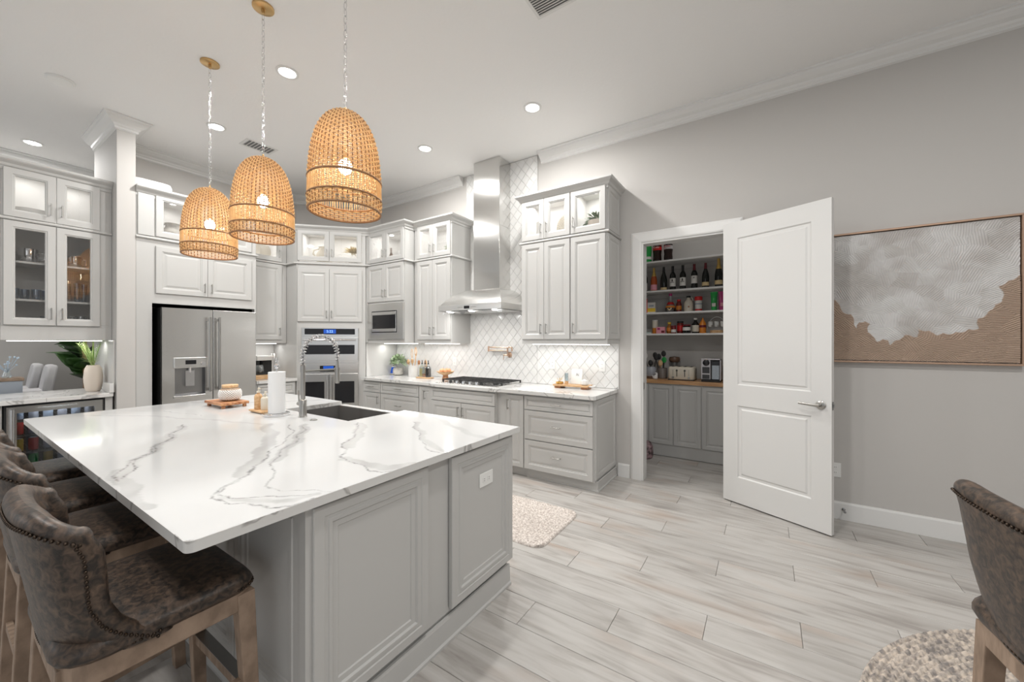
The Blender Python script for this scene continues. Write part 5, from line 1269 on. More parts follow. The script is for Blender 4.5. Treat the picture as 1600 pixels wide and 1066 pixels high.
# coffee corner
t = thing('cutting_board', 'thick light wooden block under the coffee maker', 'board', (-5.74, 2.585, ZC), rad(90)); MB().box(-.19,.19,-.15,.15,0,.055).build('board', M['woodl'], t, bevel=.006)
MB().box(.1905,.1935,-.02,.02,.02,.035).build('metal_inlay', M['steeld'], t)
t = thing('coffee_maker', 'stainless and black coffee maker with a glass carafe', 'coffee maker', (-5.74, 2.58, ZC+.0555), rad(90))
MB().box(-.14,.10,-.10,.12,0,.02).build('base', M['blackm'], t, bevel=.004); MB().box(-.02,.10,.02,.12,.0205,.19).build('tower', M['blackm'], t, bevel=.004); MB().box(-.14,-.02,.06,.12,.0205,.19).build('back', M['black'], t)
MB().box(-.14,.06,-.10,.12,.1905,.255).build('brew_head', M['steel'], t, bevel=.006); lathe_part('water_tank', [(.034,.19),(.034,.275),(.030,.28),(.001,.281)], M['steel'], t, 20, (.105,-.02,0))
lathe_part('carafe', [(.045,.022),(.052,.05),(.050,.10),(.040,.13),(.036,.13),(.046,.10),(.047,.05),(.001,.026)], M['cglass'], t, 22, (-.08,-.03,0)); lathe_part('coffee', [(.043,.028),(.045,.05),(.044,.08),(.001,.08)], M['cola'], t, 22, (-.08,-.03,0))
# bar vase with palm fronds
t = thing('vase', 'tall pale ribbed vase with palm fronds on the drinks bar', 'vase', (-5.70, .955, ZC))
lathe_part('vase_body', [(.045,0),(.058,.02),(.068,.09),(.070,.15),(.062,.23),(.045,.265),(.040,.265),(.055,.22),(.001,.20)], M['stonep'], t, 28)
R_ = random.Random(2)
for k in range(6):
    a = rad(-150+k*38); d = Vector((cos(a)*.2, sin(a)*.22-.06, 1)).normalized(); mb = MB(); L_ = .27; pts = [Vector((0,0,.22))+d*L_*f+Vector((cos(a),sin(a),0))*.03*f*f for f in [i/8 for i in range(9)]]
    mb.tube([tuple(p) for p in pts], .003, 4)
    for i in range(2,9):
        for sg in (-1,1):
            for q_ in (0,.5):
                if i == 8 and q_: continue
                p = pts[i].lerp(pts[min(8,i+1)], q_); tg = d; sd = tg.cross(Vector((sin(a),-cos(a),.2))).normalized()*sg
                leaf_mesh(mb, p, sd+tg*1.2, .085*(1.1-i/12), .009, .25, 3)
    mb.build('frond', M['frond'], t, smooth=True)

# ================================================================ ITEMS BEHIND CABINET GLASS
def jug(name, label, cat, loc, m, s=1, handle=True, prof=None, rz=0):
    t = thing(name, label, cat, loc, rz)
    prof = prof or [(.045,0),(.072,.02),(.085,.07),(.078,.12),(.052,.155),(.050,.18),(.058,.19),(.052,.19),(.045,.16),(.001,.15)]
    lathe_part('jug_body', [(r*s,z*s) for r,z in prof], m, t)
    if handle: mb = MB(); mb.tube([(-.052*s,0,.175*s),(-.105*s,0,.16*s),(-.115*s,0,.12*s),(-.085*s,0,.085*s)], .008*s, 8); mb.build('handle', m, t, smooth=True)
    return t
zg = 2.5265
jug('pitcher', 'pale cream pitcher behind the left glass door over the ovens', 'pitcher', (-5.34,3.20,zg), M['cream'], 1.35, rz=rad(45))
t = jug('flower_vase', 'clear round vase of dried yellow grasses over the ovens', 'vase', (-5.07,3.48,zg), M['stone'], .8, False, [(.05,0),(.078,.02),(.082,.06),(.06,.10),(.055,.115),(.05,.10),(.001,.09)]); foliage(t, (0,0,.18), .085, 150, .10, .016, M['dry'], 21, 'dried_grass', zmin=.1)
jug('stone_jug', 'grey stoneware jug behind the left glass door over the refrigerator', 'jug', (-5.62,1.56,zg), M['stone'], 1.2, rz=rad(90))
jug('stone_pot', 'rounded pale pot behind the right glass door over the refrigerator', 'pot', (-5.62,2.02,zg), M['stonep'], 1.1, False)
t = thing('round_plate', 'large round pale plate standing over the coffee corner', 'plate', (-5.88,2.57,zg+.005)); mb = MB().lathe([(.001,0),(.09,.002),(.14,.012),(.14,.017),(.09,.008),(.001,.006)], 32, c0=False, c1=False); mb.v = [(.02+z*.96-.0, x, y+.14) for x,y,z in mb.v]; mb.build('disc', M['cream'], t, smooth=True, auto=40)
t = jug('dark_bottle', 'slim dark bottle behind the left glass door over the microwave', 'bottle', (-4.50,3.70,zg), M['brownc'], 1, False, [(.03,0),(.034,.02),(.03,.12),(.014,.17),(.012,.24),(.001,.242)])
jug('small_bowl', 'small ribbed bowl behind the right glass door over the microwave', 'bowl', (-4.17,3.72,zg), M['stonep'], .9, False, [(.04,0),(.07,.03),(.08,.08),(.074,.08),(.06,.03),(.001,.012)])
t = jug('tiny_pot', 'small clay pot with a sprig left of the hood', 'plant', (-3.47,3.80,zg), M['woodl'], .55, False, [(.05,0),(.065,.12),(.06,.12),(.001,.11)]); foliage(t, (0,0,.11), .08, 60, .05, .018, M['leafp'], 5)
t = thing('textured_plate', 'textured round white plate standing right of the hood', 'plate', (-1.83,3.90,zg+.002)); mb = MB().lathe([(.001,0),(.09,.002),(.15,.010),(.15,.015),(.09,.008),(.001,.006)], 36, c0=False, c1=False); mb.v = [(x*.8, -z, y+.152) for x,y,z in mb.v]; mb.build('disc', M['cream'], t, smooth=True, auto=40)
mb = MB()
for rr_ in (.04,.07,.10,.13):
    for k in range(int(rr_*260)): a = 2*pi*k/int(rr_*260); mb.sphere((rr_*.8*cos(a), -.014, .152+rr_*sin(a)), .0055, 5, 4)
mb.build('beading', M['stone'], t, smooth=True, kind='stuff')
jug('white_vase', 'plain white cylinder behind the left glass door right of the hood', 'vase', (-2.13,3.86,zg), M['white'], 1, False, [(.05,0),(.055,.01),(.055,.25),(.05,.25),(.001,.24)])
t = jug('planter', 'pale rounded planter with trailing greenery nearest the pantry', 'plant', (-1.46,3.86,zg), M['stonep'], 1, False, [(.045,0),(.05,.03),(.085,.06),(.10,.11),(.102,.15),(.095,.15),(.001,.13)]); foliage(t, (-.0,0,.16), .10, 110, .075, .018, M['leaf'], 9)
mb = MB()
for k in range(5):
    P = [(-.08-.012*k,-.03+.01*k,.15),(-.12-.01*k,-.04,.10),(-.13-.012*k,-.04,.03)]; mb.tube(P, .003, 4)
    for f in range(7): p = Vector(P[0]).lerp(Vector(P[2]), f/7)+Vector((-.02,0,0)); leaf_mesh(mb, p, (random.uniform(-1,1),random.uniform(-1,1),-.3), .035, .014)
mb.build('trailing_stems', M['leaf'], t, smooth=True)
t = jug('mixing_bowl', 'large white bowl behind the upper left glass of the drinks bar cabinet', 'bowl', (-5.73,.56,zg), M['white'], 1.2, False, [(.05,0),(.08,.03),(.10,.10),(.095,.10),(.07,.03),(.001,.01)])
t = jug('white_bowl', 'white bowl behind the upper right glass of the drinks bar cabinet', 'bowl', (-5.73,.83,zg), M['white'], 1.0, False, [(.05,0),(.07,.02),(.09,.07),(.085,.07),(.06,.02),(.001,.01)])
def cup(name, label, loc, m, r, h, handle=False, rz=0, cat='cup', group=None):
    t = thing(name, label, cat, loc, rz, group)
    lathe_part('cup_body', [(r*.6,0),(r*.85,h*.15),(r,h*.6),(r,h),(r*.93,h),(r*.9,h*.5),(.001,h*.12)], m, t, 20)
    if handle: MB().tube([(r*.95,0,h*.85),(r*1.5,0,h*.8),(r*1.5,0,h*.35),(r*.95,0,h*.25)], .006, 8).build('handle', m, t, smooth=True)
    return t
s1, s2, s3 = 1.584, 1.810, 2.150
cup('punch_cup', 'large silver cup on the top shelf behind the left bar cabinet door', (-5.72,.545,s3), M['chrome'], .065, .13, True, rad(90))
cup('punch_cup', 'silver cup on the top shelf behind the right bar cabinet door', (-5.72,.83,s3), M['chrome'], .052, .11, True, rad(90))
for i in range(4): cup('blue_tumbler', 'blue-tinted tumbler behind the left bar cabinet door, %s from the left' % ('first','second','third','fourth')[i], (-5.70-.07*(i%2),.46+.065*i,s2), M['bglass'], .032, .10, cat='glass', group='tumblers on the middle bar cabinet shelf')
for i in range(4): cup('tall_glass', 'tall glass behind the right bar cabinet door, %s from the left' % ('first','second','third','fourth')[i], (-5.70-.06*(i%2),.735+.055*i,s2), M['bglass'] if i > 1 else M['cglass'], .025, .19, cat='glass', group='tall glasses on the middle bar cabinet shelf')
cup('blue_dish', 'low blue glass dish on the bottom shelf behind the left bar cabinet door', (-5.71,.55,s1), M['bglass'], .085, .05, cat='dish')
cup('glass_ladle_bowl', 'small blue glass bowl on the bottom shelf right of the blue dish', (-5.74,.655,s1), M['bglass'], .04, .08, cat='bowl')
for i in range(3): 
    t = cup('crystal_bowl', 'cut crystal bowl on the bottom shelf behind the right bar cabinet door, %s' % ('at the left','in the middle','at the right')[i], (-5.71,.735+.07*i,s1), M['cglass'], .038, .09, cat='bowl', group='crystal on the bottom bar cabinet shelf')
    mb = MB()
    for k in range(10): a = 2*pi*k/10; mb.tube([(.025*cos(a),.025*sin(a),.015),(.040*cos(a+.6),.040*sin(a+.6),.085)], .0022, 4)
    mb.build('cut_pattern', M['chrome'], t)
t = thing('serving_dish', 'white lidded dish lying on top of the refrigerator cabinet', 'dish', (-5.56, 1.36, 3.0005), rad(90)); mb = MB(); mb.loops([[(a*.17*k,b_*.1*k,z) for a,b_ in [(abs(cos(q))**.5*(1 if cos(q)>0 else -1), abs(sin(q))**.5*(1 if sin(q)>0 else -1)) for q in [2*pi*j/24 for j in range(24)]]] for k,z in ((.85,0),(1,.02),(1,.11),(.93,.14),(.6,.15))]); mb.build('dish_body', M['white'], t, smooth=True, auto=50)

# ================================================================ PANTRY
PF = 5.10
t = thing('pantry_cabinet', 'grey pantry base cabinet with three raised panel doors', 'cabinet', (-1.43, 5.06, 0)); 
MB().box(0,2.02,0,.405,.10,.90).build('body', M['cab'], t); MB().box(0,2.02,.004,.405,0,.10).build('toe_board', M['cab'], t)
for x0, x1 in ((.0,.185),(.20,.485),(.495,.80),(.81,1.12),(1.13,1.44),(1.45,1.76)): front(t, 'door', x0, x1, .15 if 1 else 0, .885, k=.8)
tag(MB().box(-1.439,.595,5.035,5.468,.9005,.945).build('butcher_worktop', M['butcher'], bevel=.003), 'warm butcher-block worktop inside the pantry', 'worktop')
SZ = (1.525, 1.795, 2.075, 2.452); SN = ('lowest','second lowest','wine','top')
for z, nm in zip(SZ, SN):
    t = thing('pantry_shelf', 'white %s shelf on the pantry back wall' % nm, 'shelf', (-.42, 5.465, z), 0, 'pantry shelves')
    MB().box(-1.018,1.015,-.33,0,-.022,0).build('board', M['trim'], t, bevel=.002); MB().box(-1.018,1.015,-.018,0,-.075,-.0225).build('cleat', M['wall'], t)
def bottle(name, label, x, z, prof, m, lab=None, capp=None, group=None, y=5.27, cat='bottle', cm=None, n=18):
    """lab: (z0,z1,material) label wrap; capp: (z0, profile, material)"""
    t = thing(name, label, cat, (x, y, z+.0005), 0, group)
    lathe_part('bottle_body', prof, m, t, n, auto=50)
    rr_ = lambda q: float(np.interp(q, [p[1] for p in prof], [p[0] for p in prof]))
    for l in (lab or []):
        z0, z1, lm = l[:3]; w_ = l[3] if len(l) > 3 else None
        a0, a1 = (-pi/2-1.25, -pi/2+1.25) if w_ else (0, 2*pi)
        lathe_part('label', [(rr_(z0)+.0008,z0),(rr_((z0+z1)/2)+.001,(z0+z1)/2),(rr_(z1)+.0008,z1)], lm, t, 18, c0=False, c1=False, a0=a0, a1=a1)
    if capp: lathe_part('cap', capp[0], capp[1], t, 14)
    return t
def soda(label, x, m, lm, cm, txt, tm, name='soda_bottle'):
    t = bottle(name, label, x, SZ[3], [(.040,0),(.052,.012),(.054,.05),(.050,.10),(.055,.15),(.055,.21),(.048,.245),(.025,.285),(.014,.30),(.014,.312)], m, [(.155,.225,lm)], ([(.015,.305),(.016,.31),(.016,.325),(.001,.326)], cm), 'soda bottles on the top pantry shelf')
    o = text(txt, .034, (0,-.0575,.19), rad(90), 0, tm, t)
soda('green soda bottle on the top pantry shelf', -1.305, M['green'], M['green'], M['green'], '', M['lab'])
MB().lathe([(.0545,.05),(.053,.085)], 18, c0=False, c1=False).build('label_band', M['lab'], [o for o in COL.objects if o.name.startswith('soda_bottle')][-1])
soda('dark cola bottle with a red label on the top pantry shelf', -1.177, M['cola'], M['red'], M['red'], 'Coke', M['lab'])
soda('dark cola bottle with a silver label on the top pantry shelf', -1.042, M['cola'], M['silver'], M['blackm'], 'Coke', M['red'])
BORD = [(.034,0),(.037,.005),(.037,.19),(.030,.215),(.015,.24),(.0135,.30),(.015,.302),(.015,.312)]
BURG = [(.038,0),(.041,.005),(.041,.14),(.034,.185),(.017,.24),(.0135,.29),(.0135,.312)]
def capsule(prof, z0, m): 
    zz = [p[1] for p in prof]; r = lambda q: float(np.interp(q, zz, [p[0] for p in prof])); return ([(r(z0)+.0008,z0),(r((z0+zz[-1])/2)+.0008,(z0+zz[-1])/2),(r(zz[-1])+.001,zz[-1]),(.001,zz[-1]+.001)], m)
G = 'wine bottles on the pantry shelf'
WN = [(-1.338,BORD,M['wine'],(.02,.12,M['lab'],1),M['blackm'],.22,'dark wine bottle half hidden by the left door casing'),
(-1.22,BURG,M['rose'],(.02,.09,M['labp'],1),M['gold'],.20,'amber rose bottle with a gold neck'),
(-1.097,BURG,M['wine'],(.015,.045,M['labg'],1),M['blackm'],.25,'all dark sloping wine bottle with a thin low label'),
(-.988,BORD,M['wine'],(.05,.155,M['lab'],1),M['blackm'],.24,'left one of two twin dark bottles with a black figure on a white label'),
(-.868,BORD,M['wine'],(.05,.155,M['lab'],1),M['blackm'],.24,'right one of two twin dark bottles with a black figure on a white label'),
(-.736,BORD,M['wine'],(.07,.165,M['lab'],1),M['dred'],.235,'dark wine bottle with a red neck and a tall white label'),
(-.61,BURG,M['wine'],(.03,.075,M['labg'],1),M['dred'],.24,'dark sloping wine bottle with a red neck and a low tan label'),
(-.467,BURG,M['wine'],(.035,.085,M['labg'],1),M['gold'],.20,'sparkling wine bottle with a gold foil neck next to the open door')]
for i, (x, pf, m, lb, cm, z0, lab) in enumerate(WN):
    sc_ = 1.0 if i < 7 else 1.12
    pf2 = [(r*(1.05 if i == 7 else 1), z*sc_) for r, z in pf]
    t = bottle('wine_bottle', lab, x, SZ[2], pf2, m, [lb], capsule(pf2, z0*sc_, cm), G)
    if i in (3, 4):
        mb = MB(); mb.box(-.006,.006,-.0395,-.0385,.115,.14); mb.add([(-.010,-.0392,.112),(.010,-.0392,.112),(0,-.0392,.150)],[(0,1,2)]); mb.box(-.022,.022,-.0386,-.0382,.098,.104); mb.build('label_figure', M['ink'], t)
    if i == 5: MB().box(-.008,.008,-.0392,-.0385,.135,.145).build('label_mark', M['ink'], t)
def pbox(label, x, z, w, h, d, m, bands, cat='box', name='food_box', y=5.22, rz=0, txt=None):
    t = thing(name, label, cat, (x, y, z+.0005), rz)
    MB().box(-w/2,w/2,-d/2,d/2,0,h).build('carton', m, t, bevel=.001)
    for k, (a, b_, c, e, bm) in enumerate(bands): MB().box(-w/2+w*a,-w/2+w*b_,-d/2-.001-.0002*k,-d/2-.0002,h*c,h*e).build('print', bm, t)
    if txt: text(txt[0], txt[1], (0,-d/2-.0015,h*txt[2]), rad(90), 0, txt[3], t)
    return t
z = SZ[1]
pbox('tall tan and red box at the left of the second lowest pantry shelf', -1.325, z, .07, .185, .10, M['cream'], [(0,1,0,.12,M['red']),(.8,1,.12,1,M['red'])], rz=rad(12))
pbox('white and yellow carton beside the tall box on the second lowest shelf', -1.235, z, .10, .135, .05, M['lab'], [(.0,1,.1,.45,M['yellow']),(.2,.8,.6,.75,M['bluegrey'])], name='sugar_carton')
t = bottle('syrup_bottle', 'round-bellied syrup bottle with a long neck and red top', -1.015, z, [(.045,0),(.060,.02),(.062,.06),(.050,.10),(.026,.14),(.016,.18),(.014,.215)], M['cglass'], [(.06,.085,M['orange'])], ([(.018,.212),(.020,.22),(.020,.244),(.001,.245)], M['magenta']))
lathe_part('syrup', [(.043,.002),(.0595,.02),(.0615,.059),(.001,.0595)], M['cola'], t); lathe_part('neck_label', [(.0505,.101),(.032,.132)], M['red'], t, c0=False, c1=False)
mb = MB(); mb.add([(-.03,-.0645,.05),(0,-.0655,.02),(.03,-.0645,.05),(.018,-.065,.055),(0,-.0655,.038),(-.018,-.065,.055)],[(0,1,4,5),(1,2,3,4)]); mb.build('label_mark', M['labg'], t)
bottle('sauce_bottle', 'small red sauce bottle beside the syrup bottle', -.915, z, [(.028,0),(.032,.01),(.032,.10),(.022,.13),(.018,.14)], M['dredg'], [(.03,.08,M['orange'])], ([(.020,.138),(.024,.142),(.024,.160),(.001,.162)], M['red']))
t = bottle('cream_jug', 'cream ceramic bottle with a black cap and loop handle', -.803, z, [(.048,0),(.054,.006),(.054,.10),(.045,.135),(.022,.155),(.020,.18)], M['cream'], None, ([(.022,.178),(.025,.182),(.025,.198),(.001,.199)], M['blackm'])); MB().tube([(.022,0,.175),(.045,0,.17),(.05,0,.145),(.040,0,.135)], .005, 6).build('handle', M['cream'], t, smooth=True)
mb = MB(); mb.sphere((.01,-.053,.06), .010, 8, 6); mb.build('motif', M['woodo'], t)
bottle('spice_jar', 'white spice jar with a wide red lid', -.688, z, [(.036,0),(.040,.005),(.040,.12),(.036,.135)], M['lab'], [(.01,.03,M['red']),(.085,.10,M['bluegrey'])], ([(.042,.136),(.045,.140),(.045,.180),(.042,.184),(.001,.184)], M['red']), cat='jar')
def bag(label, x, m, m2, rz=0):
    t = thing('snack_bag', label, 'bag', (x, 5.24, z+.0005), rz); mb = MB()
    mb.loops([[(cos(a)*w_, sin(a)*d_, zz) for a in [2*pi*j/16 for j in range(16)]] for w_, d_, zz in ((.026,.014,0),(.030,.020,.02),(.032,.022,.10),(.034,.016,.18),(.038,.003,.215),(.038,.002,.228))]); mb.build('pouch', m, t, smooth=True, auto=60)
    MB().box(-.02,.02,-.0235,-.019,.05,.09).build('print', m2, t)
bag('shiny green snack bag standing on the second lowest shelf', -.515, M['green'], M['lab']); bag('shiny magenta snack bag next to the green one', -.430, M['magenta'], M['labp'], .2); bag('dark snack bag against the open door', -.355, M['cola'], M['orange'])
z = SZ[0]
bottle('snack_canister', 'slim orange and cream snack canister on the lowest shelf', -1.205, z, [(.034,0),(.035,.003),(.035,.165)], M['orange'], [(.075,.165,M['cream'])], ([(.036,.165),(.037,.168),(.037,.178),(.001,.179)], M['lab']), cat='canister')
t = bottle('glass_jar', 'clear empty jar cut by the left casing on the lowest shelf', -1.345, z, [(.035,0),(.038,.01),(.038,.12),(.03,.14)], M['cglass'], None, ([(.031,.14),(.032,.16),(.001,.161)], M['silver']), cat='jar')
pbox('flat pale packet lying on the lowest shelf', -1.275, z, .09, .018, .08, M['cglassp'], [], name='flat_packet', cat='packet', y=5.19)
pbox('pink box with dark pictures on the lowest shelf', -1.118, z, .105, .085, .05, M['labp'], [(.15,.45,.55,.85,M['magenta']),(.6,.95,.1,.45,M['dred'])], name='tea_box', y=5.2)
bottle('honey_bottle', 'amber bottle with a yellow cap on the lowest shelf', -1.029, z, [(.030,0),(.034,.008),(.034,.08),(.018,.11),(.016,.125)], M['honey'], [(.03,.075,M['orange'],1)], ([(.020,.122),(.022,.126),(.022,.145),(.001,.146)], M['yellow']))
bottle('jam_jar', 'short dark red jar left of the tall red jar', -.965, z, [(.028,0),(.030,.005),(.030,.075)], M['dredg'], [(.015,.05,M['lab'],1)], ([(.030,.076),(.031,.08),(.031,.10),(.001,.101)], M['dred']), cat='jar', y=5.2)
bottle('sauce_jar', 'tall dark red sauce jar with a black lid on the lowest shelf', -.898, z, [(.036,0),(.040,.006),(.040,.115),(.034,.13)], M['dredg'], [(.03,.10,M['red'],1)], ([(.036,.131),(.038,.135),(.038,.155),(.001,.156)], M['blackm']), cat='jar')
bottle('preserve_jar', 'wide jar with a pale label and dark berries on the lowest shelf', -.813, z, [(.042,0),(.046,.006),(.046,.075),(.04,.09)], M['wine'], [(.035,.075,M['lab'],1)], ([(.041,.091),(.044,.094),(.044,.108),(.001,.109)], M['dred']), cat='jar', y=5.2)
bottle('extract_bottle', 'dark bottle with a white cap and cream label on the lowest shelf', -.723, z, [(.040,0),(.043,.006),(.043,.11),(.020,.145),(.016,.17)], M['wine'], [(.02,.10,M['cream'],1)], ([(.018,.168),(.020,.172),(.020,.190),(.001,.191)], M['lab']))
bottle('hot_sauce_bottle', 'orange hot sauce bottle with a pointed cap on the lowest shelf', -.641, z, [(.036,0),(.038,.006),(.038,.12),(.022,.15)], M['orange'], [(.07,.10,M['dred'])], ([(.022,.15),(.012,.165),(.006,.19),(.001,.191)], M['orange']))
t = thing('mug_rack', 'wire rack with a round wooden base holding small glass mugs', 'rack', (-.485, 5.25, z+.0005))
lathe_part('base', [(.072,0),(.075,.004),(.075,.030),(.072,.034),(.001,.034)], M['woodl'], t); mb = MB(); mb.tube([(.105*cos(a),0,.03+.165*sin(a)) for a in [pi*i/18 for i in range(19)]], .003, 6); mb.tube([(-.10,0,.12),(.10,0,.12)], .003, 6); mb.build('wire_arch', M['chrome'], t, smooth=True)
for i in range(3): cup('glass_mug', 'small clear glass mug hanging on the wire rack, %s' % ('left','middle','right')[i], (-.485-.065+.065*i, 5.215, z+.075), M['cglassp2'], .026, .065, True, rad(-60), cat='mug', group='glass mugs on the wire rack')
# pantry counter
zc = .9455
def utensil(crock, label, dx, dy, h, kind, m, g):
    x, y, _ = crock; o = thing('cooking_utensil', label, 'utensil', (x+dx*.3, y+dy*.3, zc+.02), 0, g)
    top = Vector((dx, dy, h)); MB().tube([(0,0,0), tuple(top*.7), tuple(top)], .005, 6).build('handle', M['blackm'] if kind != 'wood' else M['woodl'], o, smooth=True)
    mb = MB(); mb.sphere((0,0,0), .030, 12, 8, 1.3); mb.v = [(a+top.x, b_*(.25 if kind != 'whisk' else .8)+top.y, c+top.z+.02) for a,b_,c in mb.v]; mb.build('head', m, o, smooth=True)
c1 = (-1.245,5.22,0); t = thing('utensil_crock', 'pale glazed crock with a brown foot at the left of the pantry worktop', 'crock', (c1[0],c1[1],zc)); lathe_part('crock', [(.060,.030),(.066,.045),(.066,.125),(.052,.145),(.052,.150),(.047,.15),(.047,.04),(.001,.04)], M['ceramicg'], t); lathe_part('foot', [(.056,0),(.060,.004),(.060,.0298)], M['brownc'], t)
g = 'utensils in the pale glazed crock'
utensil(c1,'white spatula leaning left in the pale glazed crock',-.055,0,.25,'spatula',M['lab'],g); utensil(c1,'black ladle leaning right in the pale glazed crock',.045,.02,.23,'ladle',M['blackm'],g); utensil(c1,'black whisk low in the pale glazed crock',.0,-.02,.16,'whisk',M['blackm'],g)
c2 = (-1.115,5.27,0); t = thing('utensil_crock', 'grey-brown crock of dark utensils beside the toaster', 'crock', (c2[0],c2[1],zc)); lathe_part('crock', [(.050,0),(.055,.005),(.058,.13),(.054,.135),(.050,.13),(.046,.01),(.001,.01)], M['brownc2'], t)
g = 'utensils in the grey-brown crock'
utensil(c2,'black slotted turner leaning left in the grey-brown crock',-.07,0,.26,'turner',M['blackm'],g); utensil(c2,'green-handled black ladle in the grey-brown crock',.01,.01,.28,'ladle',M['blackm'],g); utensil(c2,'pale wooden spoon at the front of the grey-brown crock',-.01,-.04,.16,'wood',M['woodl'],g); utensil(c2,'black spoon leaning left behind the turner',-.04,.03,.24,'spoon',M['blackm'],g)
utensil(c2,'bright green spatula in the grey-brown crock',.02,-.01,.20,'sp',M['green'],g)
t = thing('jar_with_dark_lid', 'jar with a big dark round lid behind the toaster', 'jar', (-.99,5.395,zc)); lathe_part('jar_body', [(.05,0),(.055,.01),(.055,.19),(.045,.21)], M['cglass'], t); lathe_part('lid', [(.05,.21),(.065,.225),(.07,.25),(.06,.275),(.001,.285)], M['brownc'], t)
t = thing('bird_figurine', 'small white ceramic bird in front of the crocks', 'figurine', (-1.165,5.11,zc)); mb = MB()
mb.loops([[(c_[0]+r*cos(a), c_[1]+r*.8*sin(a), c_[2]) for a in [2*pi*j/14 for j in range(14)]] for c_, r in (((0,0,0),.018),((-.003,0,.008),.030),((-.004,0,.026),.033),((.004,0,.044),.024),((.014,0,.056),.014),((.017,0,.066),.013),((.012,0,.076),.014),((.004,0,.084),.010),((-.001,0,.088),.002))]); mb.tube([(-.025,0,.03),(-.042,0,.046)], [.014,.004], 8); mb.tube([(.002,0,.080),(-.014,0,.074)], [.005,.001], 6); mb.build('bird_body', M['white'], t, smooth=True)
t = thing('toaster', 'cream four-slot toaster with dark levers on the pantry worktop', 'toaster', (-.865,5.22,zc), rad(0)); 
mb = MB(); mb.loops([[(a*w_,b_*d_,zz) for a,b_ in [(abs(cos(q))**.35*(1 if cos(q)>0 else -1), abs(sin(q))**.35*(1 if sin(q)>0 else -1)) for q in [2*pi*(j+.5)/32 for j in range(32)]]] for w_, d_, zz in ((.150,.11,.012),(.155,.115,.02),(.155,.115,.14),(.150,.11,.158),(.135,.095,.165))]); mb.build('shell', M['cream'], t, smooth=True, auto=50)
MB().box(-.15,.15,-.11,.11,0,.0118).build('base', M['blackm'], t, bevel=.004)
for x in (-.105,-.035,.035,.105): MB().box(x-.012,x+.012,-.08,.08,.1652,.1668).build('slot', M['blackm'], t)
for x in (-.045,.045): MB().box(x-.004,x+.004,-.1175,-.1145,.045,.135).build('lever_slot', M['blackm'], t); MB().box(x-.011,x+.011,-.13,-.1176,.115,.125).build('lever', M['blackm'], t)
for x in (-.09,.09):
    rot90(MB().lathe([(.014,0),(.013,.010),(.001,.010)], 14, (x,.035,0)), -.1155).build('dial', M['nickel'], t, smooth=True, auto=40)
    for k in range(4): MB().box(x-.004,x+.004,-.118,-.1145,.065+k*.018,.073+k*.018).build('button', M['nickel'], t)
t = thing('pod_coffee_machine', 'silver and black pod coffee machine at the right of the pantry worktop', 'coffee maker', (-.535,5.22,zc))
MB().box(-.10,.10,-.13,.12,0,.022).build('base', M['blackm'], t, bevel=.003); MB().box(-.10,.10,-.10,.12,.0225,.26).build('body', M['blackm'], t, bevel=.004); MB().box(-.105,.095,-.12,.10,.2605,.275).build('top_plate', M['silver'], t, bevel=.004)
MB().box(-.104,-.004,-.108,-.1005,.03,.26).build('front_plate', M['silver'], t, bevel=.002); MB().box(-.092,-.014,-.1105,-.1085,.10,.175).build('control_panel', M['ink2'], t); MB().box(-.092,-.014,-.1105,-.1085,.035,.085).build('drip_panel', M['ink2'], t)
rot90(MB().lathe([(.036,0),(.036,.018),(.028,.022),(.001,.022)], 20, (-.050,.225,0)), -.1085).build('brew_knob', M['black'], t, smooth=True, auto=40)
MB().box(.008,.09,-.112,-.101,.03,.20).build('milk_jug', M['cglass'], t, bevel=.004); MB().box(.006,.092,-.118,-.101,.2,.245).build('milk_lid', M['black'], t, bevel=.004); MB().box(.095,.104,-.112,.10,.0225,.26).build('side_plate', M['silver'], t)
t = thing('cloth_bag', 'dark printed bag on the pantry floor behind the casing', 'bag', (-1.205,4.88,0)); mb = MB(); mb.loops([[(cos(a)*w_,sin(a)*d_,zz) for a in [2*pi*j/14 for j in range(14)]] for w_, d_, zz in ((.05,.08,0),(.065,.10,.03),(.06,.09,.14),(.04,.05,.19),(.02,.02,.205))]); mb.build('bag_body', M['printbag'], t, smooth=True, auto=70)
light('pantry_fill','AREA',(-.5,4.7,3.6),8,.3,NEUT)  # added area light with no fixture, brightens the pantry

# ================================================================ DINING SIDE
def big_leaf(parent, base, d, l, w, droop, roll, m='leaf'):
    mb = MB(); leaf_mesh(mb, base, d, l, w, droop, 6, roll); mb.v = [tuple(p) for p in mb.v]
    o = mb.build('leaf', M[m], parent, smooth=True); s_ = o.modifiers.new('thick','SOLIDIFY'); s_.thickness = .002; return o
t = thing('rubber_plant', 'big dark-leaved potted plant in the dining room beyond the bar', 'plant', (-6.75, 1.06, 0))
lathe_part('pot', [(.15,0),(.18,.05),(.20,.40),(.19,.42),(.17,.40),(.001,.38)], M['stone'], t)
mb = MB(); mb.tube([(0,0,.38),(.02,.01,.8),(-.01,0,1.3),(.0,.02,1.8)], [.03,.025,.02,.01], 8); mb.tube([(.08,.05,.38),(.10,.06,1.06)], [.045,.04], 8); mb.build('trunk', M['woodl'], t, smooth=True)
R_ = random.Random(8)
for k in range(38):
    a = -pi/2+R_.uniform(-1.0,1.0) if k % 3 else R_.uniform(0,2*pi); z = .96+.85*k/38; big_leaf(t, (.0,.0,z), (cos(a),sin(a),R_.uniform(.2,1.5)), R_.uniform(.22,.34), R_.uniform(.11,.16), R_.uniform(.0,.35), R_.uniform(-1.3,1.3))
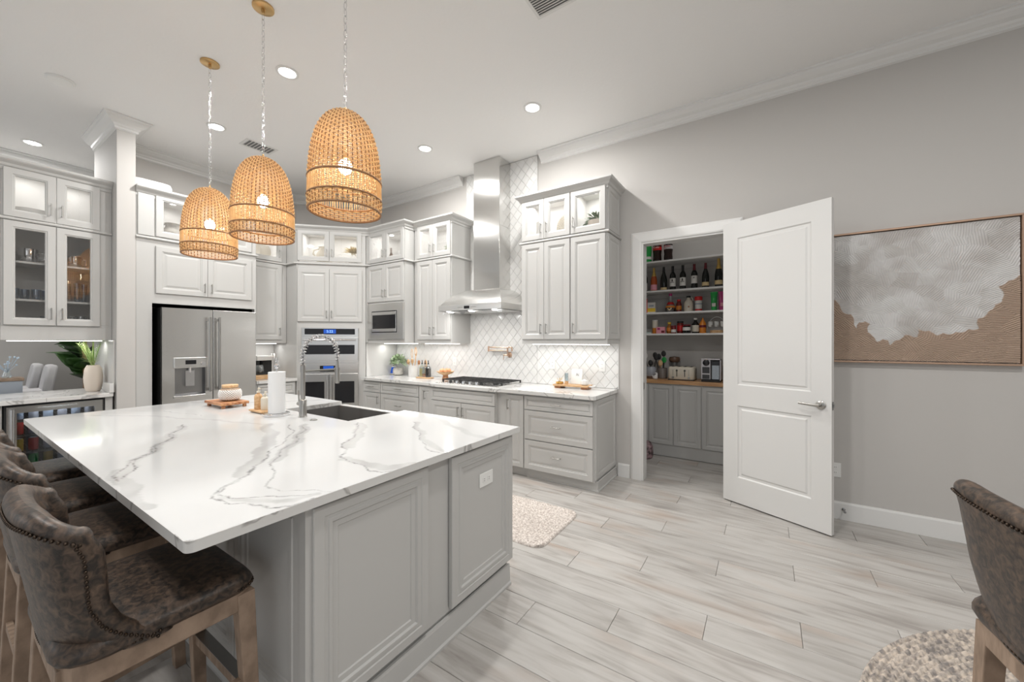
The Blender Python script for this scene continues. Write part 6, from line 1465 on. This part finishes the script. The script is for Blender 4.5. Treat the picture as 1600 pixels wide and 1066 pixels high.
def dchair(label, x, y, rz):
    t = thing('dining_chair', label, 'chair', (x,y,0), rz, 'pale dining chairs beyond the bar')
    MB().box(-.19,.19,-.22,.22,.80,.90).build('seat', M['linen'], t, bevel=.03, seg=3)
    mb = MB(); mb.loops([[(a,b_,z) for a,b_ in ((-w_,y0),(w_,y0),(w_,y1),(-w_,y1))] for w_,y0,y1,z in ((.19,.16,.24,.85),(.195,.18,.26,1.0),(.19,.20,.28,1.12),(.165,.21,.28,1.165))]); mb.build('backrest', M['linen'], t, bevel=.02, seg=3, smooth=True, auto=40)
    for sx in (-1,1):
        for sy in (-1,1): MB().loops([[(sx*.16+a*r,sy*.2+b_*r,z) for a,b_ in ((-1,-1),(1,-1),(1,1),(-1,1))] for r,z in ((.014,0),(.022,.80))]).build('leg', M['oak'], t)
dchair('pale upholstered dining chair nearer the tall plant', -6.72, .555, rad(-2)); dchair('pale upholstered dining chair left of its neighbour beyond the bar', -7.19, .506, rad(-2))
t = thing('console', 'blue-grey sideboard end with a wooden top edge beyond the bar', 'sideboard', (-6.37,.0,0))
MB().box(-.11,.11,-.9,.56,.08,1.03).build('body', M['bluegrey'], t, bevel=.004); MB().box(-.12,.12,-.91,.57,1.0305,1.06).build('top', M['oak'], t, bevel=.004); MB().box(-.09,.09,-.88,.54,0,.08).build('plinth', M['oak'], t)
t = thing('glass_centrepiece', 'pale blue glass spray on the sideboard at the left edge', 'decoration', (-6.37,.47,1.0605)); lathe_part('vase_body', [(.03,0),(.035,.02),(.015,.08),(.018,.10)], M['cglass'], t); mb = MB(); R_ = random.Random(4)
for k in range(16):
    e_ = Vector((R_.uniform(-.08,.08),R_.uniform(-.10,.10),R_.uniform(.12,.22))); mb.tube([(0,0,.05),tuple(e_)], .002, 4); mb.sphere(tuple(e_), .010, 6, 5)
mb.build('sprays', M['bglass2'], t, smooth=True)
light('dining_fill','AREA',(-6.6,-3.5,1.9),45,3,(.93,.97,1),(rad(90),0,0),2.2)  # added area light out of view, shining into the dining side
